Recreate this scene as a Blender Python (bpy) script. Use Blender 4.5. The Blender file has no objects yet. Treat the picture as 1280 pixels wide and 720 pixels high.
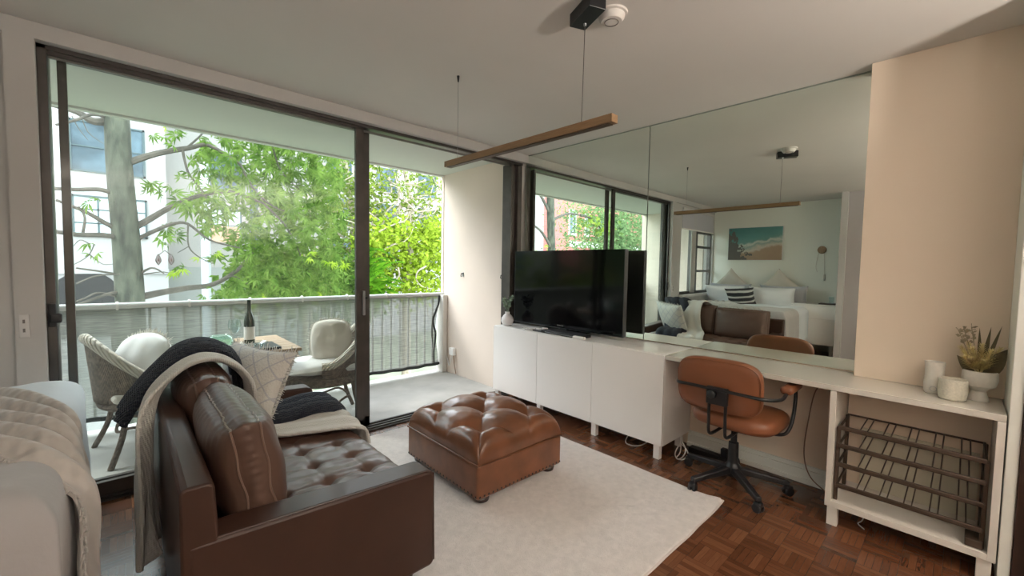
import bpy, math, random
from mathutils import Vector, Matrix, noise
from math import sin, cos, pi, radians

# ------------------------------------------------------------------ camera, world, lights, exposure
S = bpy.context.scene
COL = S.collection
CAM = Vector((-3.10902, -3.11194, 1.33057))
R2 = Vector((0.73414388, -0.67878489, 0.01684731))
U2 = Vector((0.02305601, 0.04971888, 0.9984971))
FW = Vector((0.67860237, 0.7326521, -0.05215088))
FPX = 525.04
cd = bpy.data.cameras.new('camera'); cam = bpy.data.objects.new('camera', cd); COL.objects.link(cam)
cd.lens = FPX / 1280 * 36; cd.sensor_width = 36; cd.clip_start = 0.02; cd.clip_end = 300
cam.matrix_world = Matrix(((R2.x, U2.x, -FW.x, CAM.x), (R2.y, U2.y, -FW.y, CAM.y), (R2.z, U2.z, -FW.z, CAM.z), (0, 0, 0, 1)))
S.camera = cam
S.view_settings.view_transform = 'Standard'; S.view_settings.look = 'None'
S.view_settings.gamma = 1; S.view_settings.use_curve_mapping = False
S.view_settings.exposure = 1.1
S.cycles.use_denoising = True
S.cycles.max_bounces = 10; S.cycles.diffuse_bounces = 6; S.cycles.glossy_bounces = 5
S.cycles.transparent_max_bounces = 24; S.cycles.transmission_bounces = 6
S.cycles.sample_clamp_indirect = 6

w = bpy.data.worlds.new('sky'); S.world = w; w.use_nodes = True
bg = w.node_tree.nodes['Background']; bg.inputs[0].default_value = (0.86, 0.94, 1.0, 1); bg.inputs[1].default_value = 4.3
sd = bpy.data.lights.new('sun', 'SUN'); sd.energy = 0.9; sd.angle = radians(12); sd.color = (1, .96, .88)
so = bpy.data.objects.new('sun', sd); COL.objects.link(so)
so.rotation_euler = (radians(42), 0, radians(-150))     # comes from high over the room's roof side towards the street
def area(name, loc, target, sx, sy, energy, color=(1, 1, 1), portal=False):
    d = bpy.data.lights.new(name, 'AREA'); d.shape = 'RECTANGLE'; d.size = sx; d.size_y = sy; d.energy = energy; d.color = color
    o = bpy.data.objects.new(name, d); COL.objects.link(o); o.location = loc
    o.rotation_euler = (Vector(target) - Vector(loc)).to_track_quat('-Z', 'Z').to_euler()
    if portal: d.cycles.is_portal = True
    return o
area('sky_portal', (-2.6, 1.46, 1.7), (-2.6, 0, 1.7), 5.0, 1.5, 1, portal=True)
area('sky_portal', (-4.5, 0.6, 1.5), (-4.5, -2, 1.5), 1.6, 1.4, 1, portal=True)

def PX(u, v, Y):
    r = FW + R2 * ((u - 640) / FPX) - U2 * ((v - 360) / FPX)
    return CAM + r * ((Y - CAM.y) / r.y)

# ------------------------------------------------------------------ materials
def new_mat(name):
    m = bpy.data.materials.new(name); m.use_nodes = True
    return m, m.node_tree, m.node_tree.nodes['Principled BSDF']
def lin(c):
    if isinstance(c, str):
        c = [int(c[i:i + 2], 16) / 255 for i in (0, 2, 4)]
        c = [x / 12.92 if x <= .04045 else ((x + .055) / 1.055) ** 2.4 for x in c]
    return (*c[:3], 1)
def mat(name, col, rough=.5, metal=0, var=None, bump=None, coat=0, sheen=0, spec=.5, sub=None, stretch=(1, 1, 1), coord='Object', trans=0, wave=None):
    m, nt, b = new_mat(name); N = nt.nodes; Lk = nt.links
    c = lin(col)
    b.inputs['Base Color'].default_value = c; b.inputs['Roughness'].default_value = rough
    b.inputs['Metallic'].default_value = metal; b.inputs['Coat Weight'].default_value = coat
    b.inputs['Coat Roughness'].default_value = .15
    b.inputs['Sheen Weight'].default_value = sheen; b.inputs['Specular IOR Level'].default_value = spec
    b.inputs['Transmission Weight'].default_value = trans
    tc = N.new('ShaderNodeTexCoord'); mp = N.new('ShaderNodeMapping'); mp.inputs['Scale'].default_value = stretch
    Lk.new(tc.outputs[coord], mp.inputs[0])
    if var:
        n = N.new('ShaderNodeTexNoise'); n.inputs['Scale'].default_value = var[0]; n.inputs['Detail'].default_value = 6
        Lk.new(mp.outputs[0], n.inputs['Vector'])
        r = N.new('ShaderNodeValToRGB'); r.color_ramp.elements[0].position = .3; r.color_ramp.elements[1].position = .7
        r.color_ramp.elements[0].color = [x * (1 - var[1]) for x in c[:3]] + [1]
        r.color_ramp.elements[1].color = [min(1, x * (1 + var[1])) for x in c[:3]] + [1]
        if len(var) > 2: r.color_ramp.elements[1].color = lin(var[2])
        Lk.new(n.outputs['Fac'], r.inputs[0]); Lk.new(r.outputs[0], b.inputs['Base Color'])
    last = None
    for bp in (bump or []):
        n = N.new('ShaderNodeTexNoise'); n.inputs['Scale'].default_value = bp[0]; n.inputs['Detail'].default_value = 4
        Lk.new(mp.outputs[0], n.inputs['Vector'])
        k = N.new('ShaderNodeBump'); k.inputs['Strength'].default_value = bp[1]; k.inputs['Distance'].default_value = bp[2]
        Lk.new(n.outputs['Fac'], k.inputs['Height'])
        if last: Lk.new(last.outputs[0], k.inputs['Normal'])
        last = k
    for wv in (wave or []):
        n = N.new('ShaderNodeTexWave'); n.inputs['Scale'].default_value = wv[0]; n.bands_direction = wv[1]; n.inputs['Distortion'].default_value = wv[4] if len(wv) > 4 else 1.0
        Lk.new(mp.outputs[0], n.inputs['Vector'])
        k = N.new('ShaderNodeBump'); k.inputs['Strength'].default_value = wv[2]; k.inputs['Distance'].default_value = wv[3]
        Lk.new(n.outputs['Fac'], k.inputs['Height'])
        if last: Lk.new(last.outputs[0], k.inputs['Normal'])
        last = k
    if last: Lk.new(last.outputs[0], b.inputs['Normal'])
    return m
def bands(name, c1, c2, scale, direction='X', rough=.8, soft=.1, distort=0, pos=.5, bumpd=.003):
    m, nt, b = new_mat(name); N = nt.nodes; Lk = nt.links
    tc = N.new('ShaderNodeTexCoord'); n = N.new('ShaderNodeTexWave'); n.inputs['Scale'].default_value = scale
    n.bands_direction = direction; n.inputs['Distortion'].default_value = distort; n.inputs['Detail Scale'].default_value = 3
    r = N.new('ShaderNodeValToRGB'); r.color_ramp.elements[0].position = pos - soft; r.color_ramp.elements[1].position = pos + soft
    r.color_ramp.elements[0].color = lin(c1); r.color_ramp.elements[1].color = lin(c2)
    Lk.new(tc.outputs['Object'], n.inputs['Vector']); Lk.new(n.outputs['Fac'], r.inputs[0]); Lk.new(r.outputs[0], b.inputs['Base Color'])
    b.inputs['Roughness'].default_value = rough
    k = N.new('ShaderNodeBump'); k.inputs['Distance'].default_value = bumpd; k.inputs['Strength'].default_value = .6
    Lk.new(n.outputs['Fac'], k.inputs['Height']); Lk.new(k.outputs[0], b.inputs['Normal'])
    return m
def leafmat(name, c1, c2, tr=.45):
    m = bpy.data.materials.new(name); m.use_nodes = True; nt = m.node_tree; N = nt.nodes; Lk = nt.links; N.clear()
    out = N.new('ShaderNodeOutputMaterial'); mx = N.new('ShaderNodeMixShader'); mx.inputs[0].default_value = tr
    d = N.new('ShaderNodeBsdfDiffuse'); t = N.new('ShaderNodeBsdfTranslucent')
    tc = N.new('ShaderNodeTexCoord'); n = N.new('ShaderNodeTexNoise'); n.inputs['Scale'].default_value = 5; n.inputs['Detail'].default_value = 8
    r = N.new('ShaderNodeValToRGB'); r.color_ramp.elements[0].position = .35; r.color_ramp.elements[1].position = .65
    r.color_ramp.elements[0].color = lin(c1); r.color_ramp.elements[1].color = lin(c2)
    Lk.new(tc.outputs['Object'], n.inputs['Vector']); Lk.new(n.outputs['Fac'], r.inputs[0])
    Lk.new(r.outputs[0], d.inputs[0]); Lk.new(r.outputs[0], t.inputs[0])
    Lk.new(d.outputs[0], mx.inputs[1]); Lk.new(t.outputs[0], mx.inputs[2]); Lk.new(mx.outputs[0], out.inputs[0])
    return m
def thinglass(name, tint, refl=.06, haze=0.0):
    m = bpy.data.materials.new(name); m.use_nodes = True; nt = m.node_tree; N = nt.nodes; Lk = nt.links; N.clear()
    out = N.new('ShaderNodeOutputMaterial'); mx = N.new('ShaderNodeMixShader')
    t = N.new('ShaderNodeBsdfTransparent'); t.inputs[0].default_value = lin(tint)
    g = N.new('ShaderNodeBsdfGlossy'); g.inputs['Roughness'].default_value = 0.0
    lw = N.new('ShaderNodeLayerWeight'); lw.inputs[0].default_value = .5
    pw = N.new('ShaderNodeMath'); pw.operation = 'POWER'; pw.inputs[1].default_value = 5; Lk.new(lw.outputs['Facing'], pw.inputs[0])
    f = N.new('ShaderNodeMath'); f.operation = 'MULTIPLY_ADD'; f.inputs[1].default_value = .85; f.inputs[2].default_value = refl; Lk.new(pw.outputs[0], f.inputs[0])
    Lk.new(f.outputs[0], mx.inputs[0]); Lk.new(t.outputs[0], mx.inputs[1]); Lk.new(g.outputs[0], mx.inputs[2])
    last = mx
    if haze:
        d = N.new('ShaderNodeBsdfTranslucent'); d.inputs[0].default_value = (.9, .95, .93, 1)
        m2 = N.new('ShaderNodeMixShader'); m2.inputs[0].default_value = haze
        Lk.new(mx.outputs[0], m2.inputs[1]); Lk.new(d.outputs[0], m2.inputs[2]); last = m2
    Lk.new(last.outputs[0], out.inputs[0])
    return m

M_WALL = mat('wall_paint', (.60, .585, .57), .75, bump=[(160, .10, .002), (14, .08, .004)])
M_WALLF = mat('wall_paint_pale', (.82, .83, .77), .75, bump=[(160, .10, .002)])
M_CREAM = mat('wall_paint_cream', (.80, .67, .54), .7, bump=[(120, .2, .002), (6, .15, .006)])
M_CEIL = mat('ceiling_paint', (.64, .615, .585), .8, var=(1.2, .03), bump=[(180, .12, .002), (9, .1, .004)])
M_SOFFIT = mat('soffit_paint', (.62, .63, .60), .8, bump=[(90, .3, .003)])
M_BALW = mat('balcony_wall_render', (.70, .60, .52), .85, var=(1.5, .04), bump=[(150, .15, .002)])
M_CONC = mat('balcony_concrete', (.40, .39, .37), .7, var=(3, .16), bump=[(60, .15, .002)])
M_FRAME = mat('bronze_aluminium', (.075, .066, .060), .36, metal=.4, var=(8, .2))
M_ALU = mat('worn_aluminium', (.20, .185, .175), .4, metal=.8)
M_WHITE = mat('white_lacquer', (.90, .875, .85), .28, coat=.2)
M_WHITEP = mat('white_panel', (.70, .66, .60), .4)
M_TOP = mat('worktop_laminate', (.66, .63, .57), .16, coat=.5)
M_GLASS = thinglass('door_glass', (.945, .975, .955), refl=.03, haze=.004)
M_CLEAR = thinglass('clear_glass', (.93, .97, .97))
M_GREEN = thinglass('green_glass', (.72, .86, .78), haze=.10)
m, nt, b = new_mat('mirror_silver'); b.inputs['Base Color'].default_value = (.85, .92, .85, 1); b.inputs['Metallic'].default_value = 1; b.inputs['Roughness'].default_value = 0.0; M_MIRROR = m
M_BLACK = mat('black_plastic', (.012, .012, .014), .35)
M_SCREEN = mat('tv_screen', (.003, .003, .004), .08, spec=.22)
M_SILVER = mat('silver_trim', (.35, .36, .37), .3, metal=.9)
M_WOODP = mat('pendant_oak', (.30, .185, .095), .5, var=(9, .18), stretch=(30, 1.5, 30), bump=[(40, .1, .001)])
M_DOORW = mat('dark_timber', (.030, .014, .010), .4, var=(6, .3), stretch=(12, 12, 1))
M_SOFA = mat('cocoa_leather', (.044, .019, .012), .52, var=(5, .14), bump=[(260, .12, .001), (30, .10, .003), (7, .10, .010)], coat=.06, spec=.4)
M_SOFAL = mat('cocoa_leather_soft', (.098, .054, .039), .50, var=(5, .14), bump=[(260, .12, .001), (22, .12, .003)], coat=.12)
M_PIPE = mat('leather_piping', (.17, .11, .085), .35)
M_TAN = mat('tan_leather', (.17, .064, .028), .36, var=(7, .28), bump=[(240, .12, .001), (26, .16, .003)], coat=.22)
M_TAN2 = mat('chair_leather', (.22, .078, .033), .45, var=(6, .08), bump=[(300, .1, .001)], coat=.1)
M_DWOOD = mat('dark_walnut', (.030, .014, .010), .3, coat=.4)
M_RUG = mat('cream_wool', (.68, .635, .615), .95, var=(30, .08), bump=[(220, .8, .006), (45, .5, .008)], sheen=.3)
M_LINEN = mat('pale_blue_linen', (.60, .65, .70), .9, bump=[(300, .2, .001), (9, .3, .012)], sheen=.3)
M_LINENG = mat('greige_linen', (.36, .35, .35), .9, bump=[(300, .2, .001), (8, .35, .015)], sheen=.3)
M_WHITEF = mat('white_cotton', (.78, .78, .78), .9, bump=[(12, .3, .01)], sheen=.2)
M_GREYF = mat('grey_cotton', (.42, .43, .46), .9, bump=[(12, .3, .01)])
M_BEIGEF = mat('beige_linen', (.60, .56, .50), .9, bump=[(250, .3, .002), (12, .3, .01)])
M_KNIT = mat('waffle_throw', (.47, .44, .41), .95, wave=[(9, 'X', .5, .006, 2), (9, 'Y', .5, .006, 2), (2.2, 'Y', .5, .02, 3)], sheen=.3, bump=[(70, .3, .003)])
M_KNITG = mat('grey_cable_knit', (.58, .57, .53), .95, wave=[(26, 'Y', .5, .004, 1.5), (40, 'Z', .3, .003, 2), (40, 'X', .3, .003, 2)], sheen=.3)
M_NAVY = mat('navy_knit', (.018, .022, .038), .95, wave=[(30, 'Y', .8, .006, 1.2), (45, 'Z', .7, .004, 1.5), (45, 'X', .6, .004, 1.5)], sheen=.08)
M_WICKER = mat('grey_wicker', (.24, .185, .145), .8, var=(40, .35), wave=[(60, 'Z', .9, .006, .5), (45, 'X', .8, .006, .5)])
M_ROPE = mat('rope_rim', (.55, .50, .43), .85, wave=[(22, 'DIAGONAL', 1, .01, .3)])
M_TEAK = mat('weathered_teak', (.34, .23, .14), .6, var=(4, .25), stretch=(2, 22, 2))
M_STEEL = mat('dark_steel', (.03, .03, .032), .4, metal=.6)
M_RAIL = mat('railing_paint', (.50, .51, .50), .5)
M_RACK = mat('bronze_wire', (.085, .058, .042), .45, metal=.4)
M_CERAM = mat('white_ceramic', (.72, .68, .62), .35, var=(50, .06))
M_SPECK = mat('speckled_ceramic', (.66, .62, .52), .6, var=(120, .12))
M_DRY = mat('dried_bloom', (.88, .70, .38), .9, var=(40, .3))
M_DRYG = mat('dried_leaf', (.13, .105, .055), .8, var=(20, .3))
M_EUC = mat('eucalyptus', (.20, .27, .20), .8, var=(20, .3))
M_WIRE = mat('white_cable', (.65, .63, .60), .5)
M_WIREB = mat('tan_cable', (.25, .15, .10), .5)
M_BARK = mat('mottled_bark', (.020, .024, .015), .9, var=(11, .5, (.060, .066, .045)), stretch=(1, 1, .35), bump=[(30, .8, .02), (6, .6, .03)])
M_TWIG = mat('branch_bark', (.050, .045, .035), .9, var=(9, .4), bump=[(30, .5, .01)])
M_TWIGL = mat('pale_branch_bark', (.24, .21, .15), .9, var=(9, .3))
M_LEAF = leafmat('broad_leaf', (.034, .075, .012), (.13, .205, .042), .5)
M_LEAFY = leafmat('yellow_leaf', (.12, .20, .010), (.28, .37, .045), .45)
M_LEAFD = leafmat('fern_leaf', (.02, .07, .006), (.09, .22, .012), .4)
M_LEAFM = leafmat('fine_leaf', (.05, .09, .016), (.19, .25, .05), .45)
M_LEAFS = leafmat('silver_leaf', (.085, .15, .06), (.21, .29, .14), .5)
M_BLDG = mat('pale_render', (.26, .26, .256), .9, var=(.7, .05), bump=[(20, .1, .01)])
M_BLDG2 = mat('grey_render', (.21, .205, .195), .9, var=(.7, .06))
M_BAND = mat('plinth_render', (.17, .18, .17), .9, var=(.8, .08))
M_WINF = mat('window_steel', (.025, .05, .055), .5)
M_WING = mat('window_pane', (.025, .045, .060), .4, spec=.25, var=(1.7, .5, (.075, .12, .15)))
M_CURT = mat('pale_curtain', (.42, .52, .54), .6, wave=[(3, 'X', .4, .02, .5)], var=(3, .2))
M_PINKR = mat('terracotta_panel', (.38, .24, .17), .8, var=(3, .3))
M_SHADOWY = mat('garage_dark', (.02, .02, .02), .9)
M_GROUND = mat('street_ground', (.13, .15, .10), .95, var=(.6, .3))

def brickmat():
    m, nt, b = new_mat('red_brick'); N = nt.nodes; Lk = nt.links
    tc = N.new('ShaderNodeTexCoord'); mp = N.new('ShaderNodeMapping'); mp.inputs['Rotation'].default_value = (pi / 2, 0, 0)
    br = N.new('ShaderNodeTexBrick'); br.inputs['Scale'].default_value = 3; br.inputs['Color1'].default_value = (.33, .085, .085, 1)
    br.inputs['Color2'].default_value = (.38, .12, .11, 1); br.inputs['Mortar'].default_value = (.38, .2, .17, 1); br.inputs['Mortar Size'].default_value = .015
    Lk.new(tc.outputs['Object'], mp.inputs[0]); Lk.new(mp.outputs[0], br.inputs['Vector']); Lk.new(br.outputs[0], b.inputs['Base Color'])
    b.inputs['Roughness'].default_value = .9
    return m
M_BRICK = brickmat()

def parquet():
    m, nt, b = new_mat('basket_parquet'); N = nt.nodes; Lk = nt.links
    def math_(op, a, b_=None):
        n = N.new('ShaderNodeMath'); n.operation = op
        for i, x in enumerate((a, b_)):
            if x is None: continue
            if isinstance(x, (int, float)): n.inputs[i].default_value = x
            else: Lk.new(x, n.inputs[i])
        return n.outputs[0]
    tc = N.new('ShaderNodeTexCoord'); sp = N.new('ShaderNodeSeparateXYZ'); Lk.new(tc.outputs['Object'], sp.inputs[0])
    s = .135
    X = math_('DIVIDE', sp.outputs[0], s); Y = math_('DIVIDE', sp.outputs[1], s)
    fx, fy = math_('FLOOR', X), math_('FLOOR', Y)
    par = math_('FLOORED_MODULO', math_('ADD', fx, fy), 2)
    gx, gy = math_('FRACT', X), math_('FRACT', Y)
    def mixf(a, c):
        n = N.new('ShaderNodeMix'); n.data_type = 'FLOAT'; Lk.new(par, n.inputs[0]); Lk.new(a, n.inputs[2]); Lk.new(c, n.inputs[3]); return n.outputs[0]
    across = mixf(gx, gy); along = mixf(gy, gx)
    a5 = math_('MULTIPLY', across, 5); fi = math_('FLOOR', a5); fr = math_('FRACT', a5)
    cv = N.new('ShaderNodeCombineXYZ'); Lk.new(fx, cv.inputs[0]); Lk.new(fy, cv.inputs[1]); Lk.new(fi, cv.inputs[2])
    wn = N.new('ShaderNodeTexWhiteNoise'); Lk.new(cv.outputs[0], wn.inputs['Vector'])
    cv2 = N.new('ShaderNodeCombineXYZ'); Lk.new(fx, cv2.inputs[0]); Lk.new(fy, cv2.inputs[1])
    wn2 = N.new('ShaderNodeTexWhiteNoise'); Lk.new(cv2.outputs[0], wn2.inputs['Vector'])
    # grain
    cv3 = N.new('ShaderNodeCombineXYZ'); Lk.new(math_('MULTIPLY', across, 14), cv3.inputs[0]); Lk.new(math_('MULTIPLY', along, 1.6), cv3.inputs[1])
    Lk.new(math_('MULTIPLY', wn.outputs['Value'], 50), cv3.inputs[2])
    gn = N.new('ShaderNodeTexNoise'); gn.inputs['Scale'].default_value = 1.5; gn.inputs['Detail'].default_value = 5; Lk.new(cv3.outputs[0], gn.inputs['Vector'])
    t = math_('ADD', math_('MULTIPLY', wn.outputs['Value'], .45), math_('ADD', math_('MULTIPLY', wn2.outputs['Value'], .25), math_('MULTIPLY', gn.outputs['Fac'], .4)))
    r = N.new('ShaderNodeValToRGB'); e = r.color_ramp.elements
    e[0].position = .15; e[0].color = (.075, .026, .013, 1); e[1].position = .95; e[1].color = (.21, .088, .042, 1)
    k = e.new(.5); k.color = (.125, .048, .023, 1)
    Lk.new(t, r.inputs[0])
    # gaps
    g1 = math_('LESS_THAN', fr, .05); g2 = math_('LESS_THAN', along, .012); g3 = math_('LESS_THAN', across, .012)
    g = math_('MAXIMUM', g1, math_('MAXIMUM', g2, g3))
    mx = N.new('ShaderNodeMix'); mx.data_type = 'RGBA'; Lk.new(math_('MULTIPLY', g, .6), mx.inputs[0]); Lk.new(r.outputs[0], mx.inputs[6]); mx.inputs[7].default_value = (.03, .012, .007, 1)
    Lk.new(mx.outputs[2], b.inputs['Base Color'])
    b.inputs['Roughness'].default_value = .23; b.inputs['Coat Weight'].default_value = .35; b.inputs['Coat Roughness'].default_value = .18
    bm_ = N.new('ShaderNodeBump'); bm_.inputs['Strength'].default_value = .06; bm_.inputs['Distance'].default_value = .004
    nz = N.new('ShaderNodeTexNoise'); nz.inputs['Scale'].default_value = 6; Lk.new(tc.outputs['Object'], nz.inputs['Vector'])
    Lk.new(math_('ADD', math_('MULTIPLY', wn.outputs['Value'], .5), nz.outputs['Fac']), bm_.inputs['Height']); Lk.new(bm_.outputs[0], b.inputs['Normal'])
    return m
M_FLOOR = parquet()

def beach():
    m, nt, b = new_mat('beach_print'); N = nt.nodes; Lk = nt.links
    tc = N.new('ShaderNodeTexCoord'); sp = N.new('ShaderNodeSeparateXYZ'); Lk.new(tc.outputs['Object'], sp.inputs[0])
    n = N.new('ShaderNodeTexNoise'); n.inputs['Scale'].default_value = 7; n.inputs['Detail'].default_value = 7; Lk.new(tc.outputs['Object'], n.inputs['Vector'])
    def math_(op, a, b_):
        q = N.new('ShaderNodeMath'); q.operation = op
        for i, x in enumerate((a, b_)):
            if isinstance(x, (int, float)): q.inputs[i].default_value = x
            else: Lk.new(x, q.inputs[i])
        return q.outputs[0]
    h = math_('ADD', sp.outputs[2], math_('MULTIPLY', sp.outputs[1], .22))      # diagonal shore line
    h = math_('ADD', h, math_('MULTIPLY', math_('SUBTRACT', n.outputs['Fac'], .5), .18))
    r = N.new('ShaderNodeValToRGB'); e = r.color_ramp.elements
    e[0].position = 0; e[0].color = (.36, .25, .17, 1); e[1].position = 1; e[1].color = (.08, .24, .24, 1)
    for p, c in ((.36, (.42, .30, .21)), (.42, (.62, .56, .48)), (.50, (.30, .40, .37)), (.56, (.60, .62, .58)), (.62, (.16, .33, .31)), (.74, (.12, .31, .30))):
        k = e.new(p); k.color = (*c, 1)
    Lk.new(math_('MULTIPLY', h, 1.45), r.inputs[0])
    # rocks at the low left (towards +y, low z)
    d = math_('SUBTRACT', math_('ADD', sp.outputs[1], math_('MULTIPLY', sp.outputs[2], -.55)), .50)
    n2 = N.new('ShaderNodeTexNoise'); n2.inputs['Scale'].default_value = 16; n2.inputs['Detail'].default_value = 5; Lk.new(tc.outputs['Object'], n2.inputs['Vector'])
    k = math_('GREATER_THAN', math_('ADD', math_('MULTIPLY', d, 1.2), n2.outputs['Fac']), .55)
    mx = N.new('ShaderNodeMix'); mx.data_type = 'RGBA'; Lk.new(k, mx.inputs[0]); Lk.new(r.outputs[0], mx.inputs[6]); mx.inputs[7].default_value = (.13, .12, .11, 1)
    Lk.new(mx.outputs[2], b.inputs['Base Color']); b.inputs['Roughness'].default_value = .6
    return m
M_BEACH = beach()

def clothscreen():
    m = bpy.data.materials.new('shade_cloth'); m.use_nodes = True; nt = m.node_tree; N = nt.nodes; Lk = nt.links; N.clear()
    out = N.new('ShaderNodeOutputMaterial'); d = N.new('ShaderNodeBsdfDiffuse'); t = N.new('ShaderNodeBsdfTranslucent'); tr = N.new('ShaderNodeBsdfTransparent')
    tc = N.new('ShaderNodeTexCoord'); mp = N.new('ShaderNodeMapping'); mp.inputs['Scale'].default_value = (3, 3, 70)
    n = N.new('ShaderNodeTexNoise'); n.inputs['Scale'].default_value = 2.2; n.inputs['Detail'].default_value = 5
    Lk.new(tc.outputs['Object'], mp.inputs[0]); Lk.new(mp.outputs[0], n.inputs['Vector'])
    r = N.new('ShaderNodeValToRGB'); r.color_ramp.elements[0].position = .35; r.color_ramp.elements[1].position = .65
    r.color_ramp.elements[0].color = (.17, .175, .16, 1); r.color_ramp.elements[1].color = (.31, .31, .28, 1)
    Lk.new(n.outputs['Fac'], r.inputs[0]); Lk.new(r.outputs[0], d.inputs[0]); Lk.new(r.outputs[0], t.inputs[0])
    a = N.new('ShaderNodeMixShader'); a.inputs[0].default_value = .5; Lk.new(d.outputs[0], a.inputs[1]); Lk.new(t.outputs[0], a.inputs[2])
    c = N.new('ShaderNodeMixShader'); c.inputs[0].default_value = .22; Lk.new(a.outputs[0], c.inputs[1]); Lk.new(tr.outputs[0], c.inputs[2])
    Lk.new(c.outputs[0], out.inputs[0])
    return m
M_SHADE = clothscreen()

# ------------------------------------------------------------------ mesh helpers
I4 = Matrix.Identity(4)
def T(x, y, z): return Matrix.Translation((x, y, z))
def RZ(a): return Matrix.Rotation(a, 4, 'Z')
def RX(a): return Matrix.Rotation(a, 4, 'X')
def RY(a): return Matrix.Rotation(a, 4, 'Y')
class MB:
    def __init__(s, M=I4): s.v = []; s.f = []; s.M = M
    def addv(s, pts, M=None):
        k = len(s.v); A = s.M @ M if M is not None else s.M
        s.v.extend((A @ Vector(p))[:] for p in pts); return k
    def box(s, x0, x1, y0, y1, z0, z1, M=None):
        k = s.addv([(x, y, z) for z in (z0, z1) for y in (y0, y1) for x in (x0, x1)], M)
        s.f += [tuple(k + i for i in q) for q in ((0, 2, 3, 1), (4, 5, 7, 6), (0, 1, 5, 4), (2, 6, 7, 3), (0, 4, 6, 2), (1, 3, 7, 5))]
        return s
    def rbox(s, x0, x1, y0, y1, z0, z1, r=.01, seg=3, M=None):
        """box with rounded edges (grid sphere pushed out to the box)"""
        n = seg * 2 + 2; idx = {}; pts = []
        cx, cy, cz = (x0 + x1) / 2, (y0 + y1) / 2, (z0 + z1) / 2; hx, hy, hz = (x1 - x0) / 2, (y1 - y0) / 2, (z1 - z0) / 2
        r = min(r, hx, hy, hz)
        def co(i):   # i in 0..n-1 -> (side, angle parameter)
            return (-1, (i - seg) / seg) if i <= seg else (1, (i - seg - 1) / seg)
        faces = []
        def vert(a, i, j, sgn):
            si, ti = co(i); sj, tj = co(j)
            d = [0, 0, 0]; b_, c_ = (a + 1) % 3, (a + 2) % 3
            d[a] = sgn; d[b_] = math.tan(ti * pi / 4); d[c_] = math.tan(tj * pi / 4)
            L = math.sqrt(sum(x * x for x in d)); d = [x / L for x in d]
            sd = [0, 0, 0]; sd[a] = sgn; sd[b_] = si; sd[c_] = sj
            h = (hx - r, hy - r, hz - r); c0 = (cx, cy, cz)
            p = tuple(round(c0[q] + sd[q] * h[q] + d[q] * r, 6) for q in range(3))
            if p not in idx: idx[p] = len(pts); pts.append(p)
            return idx[p]
        for a in range(3):
            for sgn in (-1, 1):
                for i in range(n - 1):
                    for j in range(n - 1):
                        q = [vert(a, i, j, sgn), vert(a, i + 1, j, sgn), vert(a, i + 1, j + 1, sgn), vert(a, i, j + 1, sgn)]
                        if sgn < 0: q.reverse()
                        q2 = []
                        for t in q:
                            if t not in q2: q2.append(t)
                        if len(q2) > 2: faces.append(q2)
        k = s.addv(pts, M); s.f += [tuple(k + t for t in q) for q in faces]
        return s
    def tube(s, pts, r, seg=8, closed=False, M=None, cap=True):
        pts = [Vector(p) for p in pts]; n = len(pts); rings = []
        rr = r if isinstance(r, (list, tuple)) else [r] * n
        up = Vector((0, 0, 1)); prev = None
        allp = []
        for i, p in enumerate(pts):
            a = pts[i - 1] if i > 0 else (pts[-1] if closed else pts[0]); b = pts[i + 1] if i < n - 1 else (pts[0] if closed else pts[-1])
            t = (b - a).normalized() if (b - a).length > 1e-9 else Vector((0, 0, 1))
            if prev is None: nn = t.cross(up); nn = nn.normalized() if nn.length > .05 else t.cross(Vector((0, 1, 0))).normalized()
            else: nn = (prev - t * prev.dot(t)); nn = nn.normalized() if nn.length > 1e-6 else prev
            prev = nn; bb = t.cross(nn)
            for j in range(seg):
                an = 2 * pi * j / seg; allp.append(p + (nn * cos(an) + bb * sin(an)) * rr[i])
        k = s.addv(allp, M)
        m_ = n if closed else n - 1
        for i in range(m_):
            i2 = (i + 1) % n
            for j in range(seg):
                j2 = (j + 1) % seg; s.f.append((k + i * seg + j, k + i2 * seg + j, k + i2 * seg + j2, k + i * seg + j2))
        if cap and not closed:
            s.f.append(tuple(k + j for j in range(seg))); s.f.append(tuple(k + (n - 1) * seg + j for j in reversed(range(seg))))
        return s
    def lathe(s, prof, seg=24, M=None):
        k = s.addv([(r * cos(2 * pi * j / seg), r * sin(2 * pi * j / seg), z) for r, z in prof for j in range(seg)], M)
        for i in range(len(prof) - 1):
            for j in range(seg):
                j2 = (j + 1) % seg; s.f.append((k + i * seg + j, k + i * seg + j2, k + (i + 1) * seg + j2, k + (i + 1) * seg + j))
        s.f.append(tuple(k + j for j in reversed(range(seg)))); s.f.append(tuple(k + (len(prof) - 1) * seg + j for j in range(seg)))
        return s
    def grid(s, fn, nu, nv, M=None, wrap=False):
        k = s.addv([fn(i / nu, j / nv) for i in range(nu + 1) for j in range(nv + 1)], M)
        for i in range(nu):
            for j in range(nv):
                a = k + i * (nv + 1) + j; s.f.append((a, a + nv + 1, a + nv + 2, a + 1))
        return s
    def quad(s, a, b, c, d): k = s.addv([a, b, c, d]); s.f.append((k, k + 1, k + 2, k + 3)); return s
    def prism(s, poly, h0, h1, axis='y', M=None):
        """polygon (list of 2D points) extruded along axis"""
        def p3(p, h): return {'y': (p[0], h, p[1]), 'z': (p[0], p[1], h), 'x': (h, p[0], p[1])}[axis]
        n = len(poly); k = s.addv([p3(p, h0) for p in poly] + [p3(p, h1) for p in poly], M)
        s.f.append(tuple(range(k, k + n))); s.f.append(tuple(reversed(range(k + n, k + 2 * n))))
        for i in range(n): j = (i + 1) % n; s.f.append((k + i, k + n + i, k + n + j, k + j))
        return s
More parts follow.
